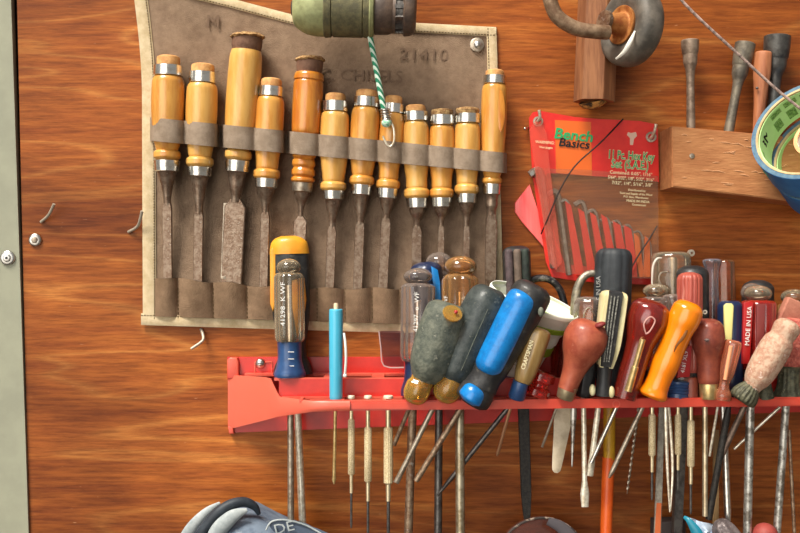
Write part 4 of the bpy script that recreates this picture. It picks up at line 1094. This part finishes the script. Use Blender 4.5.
# --- maroon amber ball
t = driver('screwdriver', 'maroon clear ball-ended screwdriver with a golden core, left of the glossy orange one', 'screwdriver', (653, 300, 88), (624, 397, 82))
t.add('handle', loft((653, 300, 86), (624, 398, 82), pc([(0, 8), (3, 15), (9, 19.3), (20, 20.5), (32, 18), (46, 14.5), (62, 13.4), (80, 13), (95, 12), (102, 11.5)], 5)), MAROON)
t.add('golden_core', loft((643, 339, 101), (628, 392, 94), [(0, 2.2), (.5, 3), (28, 2.8), (28.5, 3.6), (54, 3.8)]), BRASS)
t.add('loop_hole', tube([(646, 334, 106), (644, 324, 107), (650, 317, 107), (655, 321, 107), (650, 331, 106.5), (646, 334, 106)], .8, n=8), M('dusty edge', (200, 150, 140), .5))
shaft(t, (617, 406, 84 - 6), (591, 463, 76), 2.1, STEEL)
# --- orange
t = driver('screwdriver', 'glossy orange curved screwdriver leaning right in the rack', 'screwdriver', (690, 303, 96), (651, 398, 86))
t.add('handle', loft((691, 302, 96), (652, 397, 88), pc([(0, 7), (2.5, 12), (8, 15.3), (18, 15.8), (32, 13.6), (46, 13), (66, 13.8), (84, 12.2), (92, 12.6), (100, 14.5), (103, 12)], 5)), ORANGE)
t.add('worn_print', tube([(689, 325, 105), (684, 336, 107), (677, 345, 107), (674, 352, 105)], [.5, 1.5, 1.2, .4], n=8, flat=.6), M('brown worn print', (120, 74, 30), .7))
shaft(t, (643, 406, 76), (609, 478, 74), 2.4, OLDSTEEL, tip=(9, 2.2, 1))
# --- clear ball with red label
t = driver('screwdriver', 'clear round-topped screwdriver with a red band showing behind the maroon one', 'screwdriver', (655, 282, 40), (655, 396, 50))
t.add('clear_ball', ball((656, 291, 46), 13.2, 7.6), CLEAR)
t.add('clear_handle', loft((655, 297, 46), (655, 370, 50), pc([(0, 11), (3, 14.5), (70, 14.5), (74, 12)], 3), ('groove', 8, .09)), CLEARP)
t.add('red_panel', prism([(642, 302), (648, 300), (651, 304), (649, 330), (642, 330)], 56, 60.5, bev=.5), LBL)
t.add('base', loft((655, 368, 50), (655, 398, 50), [(0, 12), (30, 12)]), DNAVY)
t.add('file_blade', loft((662, 398, 56), (657, 545, 56), [(0, 3, 1.2), (147, 3.6, 1.4)], 'rect'), M('grey file', (128, 120, 104), .5, .6, c2=(92, 84, 74), ns=150, bump=.5, bs=800))
t.add('orange_paint', loft((659, 503, 57.4), (657, 545, 57.6), [(0, 2.4, 1), (42, 3, 1)], 'rect'), M('orange brown paint', (186, 92, 48), .6))
t = driver('screwdriver', 'smoky clear screwdriver top low between the orange handle and the red ribbed one', 'screwdriver', (674, 294, 56), (676, 396, 56))
t.add('clear_handle', loft((673, 294, 56), (676, 380, 56), pc([(0, 8), (2, 11.5), (6, 12.5), (80, 12), (86, 10)], 3), ('groove', 8, .08)), CLEARP)
t.add('dark_base', loft((676, 378, 56), (676, 398, 56), [(0, 10), (20, 10)]), BLKR)
shaft(t, (683, 398, 56), (676, 545, 44), 4.6, DARKSTEEL, 'rect')
# --- clear mug-like with grey core
t = driver('screwdriver', 'clear glassy screwdriver with a grey rod inside, just under the right edge of the pouch', 'screwdriver', (670, 252, 26), (672, 380, 28))
t.add('clear_handle', loft((671, 252, 26), (672, 380, 28), pc([(0, 14), (2, 18), (7, 19.8), (100, 18.5), (128, 15)], 4), ('flute', 6, .04)), CLEAR)
t.add('grey_core', loft((672.5, 257, 28), (673, 380, 28), pc([(0, 3), (2, 4.6), (20, 4.6), (122, 4)], 3)), OLDSTEEL)
t.add('curled_edge', tube([(652, 285, 44), (653, 267, 45), (657, 259, 46), (662, 258, 46)], [.8, 1.2, 1.2, .5], n=8), M('white glint plastic', (214, 204, 190), .3))
t.add('wire_loop', tube([(664, 290, 47), (659, 280, 47), (661, 273, 47.5), (668, 272, 47.5)], .8, n=8), OLDSTEEL)
solo('screw_eye', ringbody(W(691, 253, 8), Vector((.3, -1, 0)).normalized(), -1.5, 1.5, 1.4, 3.4, 20), PALEMETAL, 'tiny screw eye in the plywood above the pink ribbed handle', 'screw eye', (691, 256, 8))
# --- pink ribbed
t = driver('screwdriver', 'pinkish red ribbed cylinder handle edged in black, behind the glossy orange one', 'screwdriver', (692, 267, 60), (692, 396, 60))
t.add('black_frame', loft((692.5, 265.5, 56), (692.5, 396, 56), pc([(0, 5), (1.5, 10), (4, 13.8), (9, 16), (80, 16), (130, 12)], 4)), BLKR)
t.add('pink_barrel', loft((690, 272, 66), (689.5, 372, 66), pc([(0, 4), (1.5, 8.5), (4, 11.5), (8, 12.8), (95, 12.8), (100, 11)], 4), ('groove', 16, .05)), M('pinkish red ribbed plastic', (176, 86, 70), .5, c2=(152, 66, 54), c3=(206, 140, 120), ns=40, stretch=(6, 6, .4), coat=.2))
t.add('tiny_ring', ringbody(W(705, 312, 70), Vector((0, -1, 0)), -.5, .5, 1, 2.1, 16), PALEMETAL)
# --- tall clear brown pair
t = driver('screwdriver', 'tall brownish see-through screwdriver handle with a bluish glint, against the plywood', 'screwdriver', (712, 258, 22), (712, 386, 26))
t.add('clear_handle', loft((712, 259, 24), (713, 386, 28), pc([(0, 7), (2, 9.5), (10, 7.4), (22, 6.2), (60, 7.5), (127, 8)], 4)), acetate('bluish highlight acetate', (196, 192, 206), .1))  # bluish tint puts the highlight on the left into the acetate colour
t.add('outer_sleeve', loft((724, 260, 18), (724, 386, 22), pc([(0, 9), (3, 11), (90, 12), (126, 11)], 4), 'oct'), acetate('brown clear acetate', (190, 130, 90), .1))
shaft(t, (722, 386, 44), (728.5, 532, 60), 3.6, STEEL, tip=(20, 2.6, 1.8))
# --- navy with yellow stripe
t = driver('screwdriver', 'navy screwdriver with a pale yellow stripe, upright right of the brick red bulb', 'screwdriver', (729, 302, 60), (731, 396, 60))
t.add('handle', loft((730, 301, 60), (731, 398, 60), pc([(0, 8), (3, 11.8), (8, 12.6), (80, 12), (97, 9)], 3), 'oct'), DNAVY)
t.add('yellow_stripe', prism([(724.5, 306), (727, 303.5), (732, 303.5), (734, 306), (732, 342), (728, 345), (725, 340)], 70, 73.5, bev=.8), M('pale yellow stripe', (226, 218, 140), .45))
t.add('textured_shank', loft((729, 405, 70), (708.5, 520, 64), pc([(0, 2), (14, 3.6), (60, 3.4), (116, 3.4)], 3)), BLACKFILE)
# --- red / clear ball, right
t = driver('screwdriver', 'red-lettered clear round-topped screwdriver standing behind the crusty pinkish one', 'screwdriver', (759, 284, 58), (758, 397, 58))
t.add('clear_ball', ball((758, 293.5, 58), 13.6, 8.4), CLEAR)
t.add('red_body', loft((758.5, 300, 58), (758, 370, 58), pc([(0, 12), (2, 16), (4, 17)], 3) + [(64, 16.6), (70, 15)], ('groove', 8, .09)), REDA)
t.add('red_label', prism([(744, 303), (751, 301.5), (753.5, 303), (750, 364), (742.5, 364)], 71, 74.8, bev=.5), LBL)
t.add('maroon_window', prism([(757, 304), (766, 304), (764, 345), (757, 352)], 73, 75.8, bev=.5), M('maroon inner panel', (122, 52, 50), .35, coat=.5))
t.text('MADE IN USA', 748.5, 326, 75.4, 4.6, WHITE, ang=86, sx=1.0)
t.add('base', loft((758, 368, 58), (760, 398, 58), pc([(0, 13), (8, 11), (20, 12), (29, 14)], 3)), DNAVY)
shaft(t, (750.5, 397, 66), (747, 548, 62), 4.2, MOTTLED)
t = driver('screwdriver', 'black-rimmed smoky screwdriver top, hidden behind the red-lettered clear one', 'screwdriver', (755, 280, 24), (757, 380, 28))
t.add('black_rim', loft((758, 280, 22), (757, 380, 24), pc([(0, 4), (1.5, 9), (4, 13), (9, 15.6), (100, 14)], 4)), BLKR)
t.add('smoky_ball', ball((752, 293, 36), 11, 10), CLEARP)
# --- right edge clear and pink tab
t = driver('screwdriver', 'clear round-topped screwdriver at the right edge, above the pink tab', 'screwdriver', (793, 288, 36), (794, 396, 40))
t.add('clear_ball', ball((794, 297, 40), 13, 8.2), CLEAR)
t.add('clear_handle', loft((794, 303, 40), (794, 396, 44), pc([(0, 11), (3, 15.5), (92, 15)], 3), ('groove', 8, .08)), CLEARA)
t = driver('scraper', 'flat pinkish red handle leaning right at the right edge behind the crusty grip', 'scraper', (797, 304, 62), (779, 396, 62), None)
t.add('handle', loft((799, 302, 62), (776, 352, 62), pc([(0, 12, 5), (2, 13.5, 6), (50, 12.5, 6)], 3), 'rect'), M('dusty pink plastic', (174, 112, 90), .7, c2=(152, 90, 72), ns=80, bump=.4))
shaft(t, (780, 407, 62), (734, 449, 56), 1.5, PALEMETAL)
# --- crusty pink
t = driver('screwdriver', 'paint-crusted pinkish screwdriver leaning right over the lip of the rack', 'screwdriver', (789, 324, 94), (742, 401, 90))
t.add('grip', loft((791, 321, 94), (751, 389, 92), pc([(0, 6), (2.5, 10.5), (8, 13.2), (14, 12.6), (18, 12), (24, 14.6), (34, 15.6), (56, 14.8), (68, 12.6), (76, 9), (80, 8)], 5), ('flute', 6, .04)), PINKW)
t.add('collar', loft((755, 382, 92), (741, 401, 90), pc([(0, 8.5), (5, 9), (10, 11.5), (18, 14), (22, 13.4), (24, 10)], 3), ('flute', 18, .06)), GGRN)
shaft(t, (745, 405, 74), (721, 457, 66), 2.9, M('brown steel', (92, 70, 56), .5, .7, c2=(60, 44, 36), ns=120))
# --- far right grainy
t = driver('screwdriver', 'grainy red screwdriver with a dirty green-grey flared base at the right edge', 'screwdriver', (790, 326, 66), (789, 397, 64))
t.add('grip', loft((795, 318, 64), (790, 368, 64), pc([(0, 10), (3, 15), (44, 15), (50, 13)], 3), 'oct'), M('grainy red crust', (196, 110, 92), .8, c2=(150, 60, 52), ns=220, bump=.9, bs=400, c3=(214, 180, 160)))
t.add('base', loft((790, 366, 66), (789, 398, 66), pc([(0, 13), (3, 12), (12, 11.5), (22, 12.5), (28, 15), (32, 15.5)], 4), ('flute', 14, .04)), GGRN)
shaft(t, (786.5, 398, 66), (776, 546, 60), 3.8, MOTTLED)
t = driver('screwdriver', 'small grey-green collared screwdriver foot between the crusty grip and the red panel', 'screwdriver', (763, 378, 66), (764, 397, 66))
t.add('collar', loft((763, 374, 78), (765, 398, 76), pc([(0, 6), (10, 7), (24, 9)], 3)), GGRN)
shaft(t, (789, 430, 58), (795, 545, 56), 1.7, RUSTSTEEL)
# --- brick red bulb
t = driver('awl', 'brick red bulb-handled awl with a shiny brass ferrule, standing upright', 'awl', (708, 319, 82), (708, 398, 80))
t.add('handle', loft((708, 319, 82), (708.5, 383, 80), pc([(0, 6), (3, 12), (9, 15.4), (20, 16.4), (30, 14.6), (40, 12), (50, 11.3), (60, 10.8), (64, 10)], 5)), BRICK)
t.add('ferrule', loft((708.5, 380, 80), (708.5, 399, 80), [(0, 8.6), (1.5, 9.4), (17, 8.6), (19, 7.8)]), BRASS)
t.add('chip', ball((707, 340, 98), 2.4, 1.6), M('grey chip', (110, 92, 88), .7))
shaft(t, (705, 399, 66), (705, 516, 66), 2.8, M('brassy shaft', (214, 190, 146), .32, .85, c2=(160, 132, 92), ns=100))
# --- small salmon clear
t = driver('screwdriver', 'small salmon see-through screwdriver leaning between the brick red bulb and the crusty grip', 'screwdriver', (734, 341, 86), (722, 398, 82))
t.add('handle', loft((734, 340, 86), (723.5, 386, 84), pc([(0, 5), (2, 8.4), (6, 9), (34, 8), (44, 5.5), (48, 5.5)], 3), 'oct'), PINKA)
t.add('foot', loft((724, 384, 84), (722, 399, 82), pc([(0, 5.5), (4, 6), (10, 9), (15, 9)], 3)), PINKA)
t.add('inner_rod', loft((731, 346, 94), (725, 380, 90), [(0, 2), (34, 2)]), M('pale orange rod', (240, 166, 120), .4))
shaft(t, (718, 405, 72), (709.5, 456, 64), 1.4, PALEMETAL)
# --- red label + blue ridged base behind orange
t = driver('screwdriver', 'screwdriver with a red label and ridged navy base behind the orange one', 'screwdriver', (688, 344, 68), (676, 397, 68))
t.add('clear_handle', loft((686, 343, 66), (681, 384, 68), pc([(0, 7), (2, 10.5), (6, 11.5), (36, 11), (41, 9)], 3), 'oct'), CLEARP)
t.add('red_label', prism([(682, 349), (692, 346), (690, 377), (677, 378)], 77, 80.5, bev=.5), LBL)
t.text('4181 XL9', 684.5, 362, 81.2, 4, WHITE, ang=80)
t.add('ridged_base', loft((678, 380, 70), (677, 398, 70), [(0, 9), (1, 12), (3, 12.4), (4, 11.4), (6, 12.6), (7, 11.6), (9, 12.6), (10, 11.6), (12, 12.6), (13, 11.6), (18, 12.4)]), NAVY)
t = driver('screwdriver', 'small maroon-ended screwdriver foot squeezed left of the shiny brass ferrule', 'screwdriver', (691, 378, 68), (691, 397, 68))
t.add('foot', loft((691, 377, 72), (691, 398, 72), pc([(0, 6), (3, 7), (21, 7.4)], 3)), BRICK)

t = Thing('clear_sleeve', 'thin smoky clear plastic sleeve hanging behind the tall clear screwdriver, above the rack', 'sleeve', (392, 367, 26))
t.add('sheet', prism([(379, 331), (384, 366), (404, 367), (404, 331)], 27, 27.8), film('smoky sleeve film', (90, 60, 62), .2, (.72, .56, .58, 1)))
t.add('folded_edge', tube([(379, 331, 28), (381, 348, 28), (384, 366, 28), (404, 367.5, 28)], .7, n=6, k=3), M('pale folded edge', (190, 160, 156), .4))
# --- precision screwdrivers hanging through the slots
def precision(label, x, n0, h0, h1, n1, b1, w, lean=0, tip=CHROME, cap=True):
    t = Thing('precision_screwdriver', label, 'precision screwdriver', (x + lean, b1, 66), 'precision screwdrivers hanging through the rack')
    P = (x, 397, 66); Q = (x + lean, b1, 66); L = math.hypot(lean, b1 - 397); q = lambda y: (y - 397)
    t.add('cap', loft(P, Q, [(-1.6, w * .9), (-1, w * 1.05), (1.2, w * 1.05), (1.4, w * .55)]), M('pale cap', (240, 232, 206), .4, .3))
    t.add('neck', loft(P, Q, [(1, w * .55), (q(h0), w * .58)]), BRASS2)
    t.add('knurled_grip', loft(P, Q, [(q(h0), w * .7), (q(h0) + 1.5, w), (q(h1) - 1.5, w), (q(h1), w * .7)], ('flute', 14, .06)), KNURL)
    t.add('lower_neck', loft(P, Q, [(q(h1), w * .55), (q(n1), w * .5)]), BRASS2)
    t.add('blade', loft(P, Q, [(q(n1), w * .34), (L - 3, w * .34), (L, w * .2)]), DARKSTEEL)
BRASS2 = M('pale brass', (230, 206, 156), .3, .85, c2=(200, 170, 116), ns=200)
precision('precision screwdriver nearest the cyan pocket screwdriver, slimmest of the left trio', 351.3, 409, 419, 475, 493, 528, 3.4)
precision('middle precision screwdriver of the trio right of the cyan pocket screwdriver', 368, 409, 427, 482, 501, 540, 3.9)
precision('thickest precision screwdriver of the left trio, with a rust-stained lower end', 388.3, 409, 427, 484, 501, 545, 4.7)
precision('precision screwdriver hanging just under the tip of the orange handle', 652, 407, 414, 456, 472, 500, 3.5)
precision('precision screwdriver hanging right of the tweezers', 678, 407, 414, 455, 470, 490, 3.2)
precision('precision screwdriver hanging left of the awl shaft with the shiny brass ferrule', 690.8, 407, 420, 467, 484, 514, 3.7)
# tweezers, twist drill, wooden stick
t = Thing('tweezers', 'pale metal tweezers hanging point down between two precision screwdrivers', 'tweezers', (670, 512, 68))
t.add('arm', tube([(665.5, 398, 68), (666, 430, 70), (667.5, 470, 69), (669.8, 512, 68)], [1.6, 1.9, 1.5, .7], n=8), PALEMETAL)
t.add('arm', tube([(667.5, 398, 66), (670.5, 430, 64), (672.5, 470, 65), (670.4, 511, 67)], [1.6, 1.9, 1.5, .7], n=8), PALEMETAL)


P_, Q_ = W(640, 398, 60), W(627, 494, 52)
bm = newbm(); ax_ = (Q_ - P_).normalized(); xx = ax_.cross(Vector((0, 1, 0))).normalized(); yy = xx.cross(ax_)
rings = []
for i in range(121):
    s_ = i / 120; a0 = s_ * 2 * PI * 8; r_ = .0017 * (1 - .25 * s_) * (1 if s_ < .96 else (1 - s_) / .04 + .05)
    rings.append([P_.lerp(Q_, s_) + xx * (math.cos(a) * math.cos(a0) * r_ - math.sin(a) * math.sin(a0) * r_ * .5) + yy * (math.cos(a) * math.sin(a0) * r_ + math.sin(a) * math.cos(a0) * r_ * .5) for a in [2 * PI * k / 12 for k in range(12)]])
ring_skin(bm, rings)
solo('twist_drill', bm, OLDSTEEL, 'thin twist drill bit hanging at a slant right of the yellow and orange shank', 'drill bit', (627, 494, 52))
solo('wooden_stick', loft((716, 430, 40), (715.5, 545, 40), [(0, 2.8, 1.6), (115, 3, 1.6)], 'rect'), M('tan stick', (170, 136, 92), .7, c2=(148, 114, 74), ns=40, stretch=(4, 4, .5)),
     'tan flat wooden stick behind the steel shafts at the lower right', 'stick', (715.5, 533, 40))


# ================================================================== THINGS ALONG THE BOTTOM EDGE
PT = M('dusty grey blue moulded plastic', (110, 124, 140), .65, c2=(82, 96, 114), ns=60, bump=.3, c3=(150, 156, 160))
PTL = M('pale grey panel', (176, 182, 182), .6, c2=(140, 148, 150), ns=50)
t = Thing('power_tool', 'dusty grey-blue power tool casing with a black rim at the bottom left of centre', 'power tool', (250, 600, 40))
bm = newbm()
g = []
def hump(x):   # top outline
    pts = [(186, 548), (196, 530), (210, 512), (226, 502), (245, 499), (258, 503), (275, 512), (292, 520), (306, 524), (318, 531), (330, 548)]
    for (a, b), (c, d) in zip(pts, pts[1:]):
        if x <= c: u_ = (x - a) / (c - a); return b + (d - b) * u_
    return 548
for i in range(49):
    x = 186 + 144 * i / 48; row = []
    for j in range(17):
        v_ = j / 16; y = hump(x) + (590 - hump(x)) * v_
        edge = min(1, min(x - 186, 330 - x) / 26)
        row.append(W(x, y, 34 + 62 * (math.sin(min(1, v_ * 1.8) * PI / 2) ** .7) * max(.02, edge) ** .5))
    g.append(row)
t.add('casing', sheet(g, 3), PT, angle=60)
t.add('black_rim', tube([(190, 560, 84), (200, 536, 84), (214, 517, 84), (228, 506, 82), (243, 502, 78), (254, 506, 74), (259, 514, 70)], [4, 5.5, 5.5, 5.5, 5, 4, 2], n=14), M('black rubber rim', (52, 60, 68), .55, c2=(38, 44, 52), ns=80, bump=.2))
t.add('pale_panel', tube([(206, 560, 90), (216, 534, 90), (232, 517, 88), (247, 510, 84)], [4, 8, 7, 2], n=12, flat=.6), PTL)
t.add('left_panel', tube([(176, 560, 70), (190, 530, 72), (206, 512, 72), (220, 503, 70)], [8, 6, 4, 1.5], n=12, flat=.6), PTL)
t.add('badge', loft((270, 524, 96), (330, 541, 96), pc([(0, 2, 1), (8, 7, 1.5), (40, 9, 1.5), (60, 7, 1.5)], 3)), M('dark badge', (70, 82, 100), .5))
t.add('badge_rim', tube([(266, 530, 97), (272, 521.5, 98), (286, 520, 98), (305, 525, 98), (322, 534, 97)], .9, n=8), PTL)
t.text('DE', 284, 528, 99.5, 10, PTL, ang=14, sx=1.2)
t = Thing('cutting_disc', 'round smoky disc with a chipped pale edge rising at the bottom below the black file', 'disc', (540, 600, 30))
rA = Vector((.12, -.98, .1)).normalized()
c_ = W(542, 566, 40)
t.add('disc', axloft(c_, rA, [(-2, 47), (0, 46.5), (1.5, 44), (1.6, 10)], n=64), acetate('smoky disc', (120, 84, 70), .25))
bm = newbm(); u_ = rA.cross(Vector((0, 0, 1))).normalized(); v_ = rA.cross(u_).normalized()
ring_skin(bm, [[c_ + (u_ * math.cos(a) + v_ * math.sin(a)) * .0455 + rA * (.0018 + .0012 * math.cos(b)) + (u_ * math.cos(a) + v_ * math.sin(a)) * (.0012 * math.sin(b)) for b in [2 * PI * k / 8 for k in range(8)]] for a in [PI + PI * k / 60 for k in range(61)]] if (v_.z > 0) is False else
          [[c_ + (u_ * math.cos(a) + v_ * math.sin(a)) * .0455 + rA * (.0018 + .0012 * math.cos(b)) + (u_ * math.cos(a) + v_ * math.sin(a)) * (.0012 * math.sin(b)) for b in [2 * PI * k / 8 for k in range(8)]] for a in [PI * k / 60 for k in range(61)]])
t.add('chipped_edge', bm, M('chipped pale edge', (70, 60, 56), .7, c2=(190, 170, 150), ns=140, lo=.5, hi=.6))
t.add('grey_band', tube([(548, 521, 47), (562, 528, 47), (572, 541, 47), (576, 556, 47)], [4, 6, 7, 7], n=10, flat=.3), M('grey band', (84, 78, 82), .6))
t = Thing('plastic_bag', 'crumpled white plastic bag with a teal edge at the bottom right', 'bag', (715, 600, 60))
bm = newbm()
pts = [(684, 517), (688, 519), (697, 522), (712, 526), (722, 529), (730, 533), (740, 545), (742, 590), (700, 590), (694, 545)]
g = []
for i in range(25):
    x0_, y0_ = 685 + 52 * i / 24, 517 + 14 * (i / 24) + (6 * max(0, i - 16) / 8)
    row = []
    for j in range(13):
        v__ = j / 12
        row.append(W(x0_ + (4 + 10 * (1 - i / 24)) * min(1, v__ * 2.5) + 2 * math.sin(j * 1.7 + i * .6), y0_ + 62 * v__, 66 + 10 * math.sin(v__ * PI) + 4 * math.sin(i * .9 + j * .7)))
    g.append(row)
t.add('bag', sheet(g, .8), M('white blue crumpled film', (206, 216, 228), .35, c2=(168, 184, 206), ns=60, coat=.3), angle=30)
t.add('teal_edge', tube([(684, 517, 76), (689, 521, 80), (697, 533, 82), (704, 550, 82)], [1.6, 3, 5.5, 6], n=10, flat=.5), M('teal film', (24, 118, 140), .4, coat=.3))
solo('red_cap', ball((765, 536, 64), 13, 13), M('dusty red cap', (150, 62, 54), .6, c2=(124, 48, 44), ns=60), 'dusty red rounded cap at the bottom right between two mottled shafts', 'cap', (765, 549, 64))
solo('crumpled_wrap', loft((718, 520, 72), (740, 560, 74), pc([(0, 3), (4, 9), (14, 13), (30, 15), (45, 14)], 3), ('flute', 7, .12)), M('crumpled silver wrap', (124, 112, 110), .4, .3, c2=(88, 78, 78), ns=90, bump=.8), 'crumpled silvery brown wrap beside the white bag', 'wrap', (735, 560, 72))
solo('dark_box', prism([(655, 522), (686, 521), (688, 580), (654, 580)], 8, 26, bev=2), M('dark grey box', (62, 52, 50), .7), 'dark grey box edge at the bottom behind the shafts, left of the white bag', 'box', (670, 580, 10))
WORLD, SUN, EXPO = .56, 5.7, 0.1

# ================================================================== CAMERA AND LIGHT
cd = bpy.data.cameras.new('camera'); cam = bpy.data.objects.new('camera', cd); COL.objects.link(cam)
cd.sensor_width = 36; cd.lens = 36 * D / 800; cd.clip_start = .05
cam.location = (0, -D / 1000, 0); cam.rotation_euler = (PI / 2, 0, 0)
SC.camera = cam
w = bpy.data.worlds.new('open shade'); SC.world = w; w.use_nodes = True
N = w.node_tree.nodes; L = w.node_tree.links; bg = N['Background']
tc = N.new('ShaderNodeTexCoord'); sp = N.new('ShaderNodeSeparateXYZ'); r = N.new('ShaderNodeValToRGB')
mr = N.new('ShaderNodeMapRange'); mr.inputs[1].default_value = -1; mr.inputs[2].default_value = 1
L.new(tc.outputs['Generated'], sp.inputs[0]); L.new(sp.outputs[2], mr.inputs[0]); L.new(mr.outputs[0], r.inputs[0])
e = r.color_ramp.elements
e[0].position = .3; e[0].color = (.45, .39, .32, 1)
e[1].position = .8; e[1].color = (.95, .97, 1.0, 1)
x = e.new(.5); x.color = (1.0, .96, .88, 1)
# bright lobe added behind the viewer for streaks on metal, as an open doorway
dp = N.new('ShaderNodeVectorMath'); dp.operation = 'DOT_PRODUCT'; dp.inputs[1].default_value = Vector((-.42, -.9, .02)).normalized()
L.new(tc.outputs['Generated'], dp.inputs[0])
m1 = N.new('ShaderNodeMapRange'); m1.interpolation_type = 'SMOOTHSTEP'; m1.inputs[1].default_value = .87; m1.inputs[2].default_value = .95
m1.inputs[3].default_value = .5; m1.inputs[4].default_value = 5.5
L.new(dp.outputs['Value'], m1.inputs[0])
vm = N.new('ShaderNodeVectorMath'); vm.operation = 'SCALE'
L.new(r.outputs[0], vm.inputs[0]); L.new(m1.outputs[0], vm.inputs['Scale'])
L.new(vm.outputs[0], bg.inputs[0]); bg.inputs[1].default_value = WORLD
def sun(name, dirv, strength, angle, col):
    l = bpy.data.lights.new(name, 'SUN'); l.energy = strength; l.angle = math.radians(angle); l.color = col
    o = bpy.data.objects.new(name, l); COL.objects.link(o)
    o.rotation_euler = Vector(dirv).to_track_quat('-Z', 'Y').to_euler(); o.location = (-1, -2, 2)
sun('daylight', (.42, .46, -.95), SUN, 24, (1, .94, .84))
SC.view_settings.view_transform = 'Standard'; SC.view_settings.look = 'None'
SC.view_settings.gamma = 1; SC.view_settings.use_curve_mapping = False
SC.view_settings.exposure = EXPO
SC.cycles.use_denoising = True
SC.cycles.max_bounces = 10; SC.cycles.transparent_max_bounces = 16
SC.cycles.caustics_refractive = False; SC.cycles.caustics_reflective = False
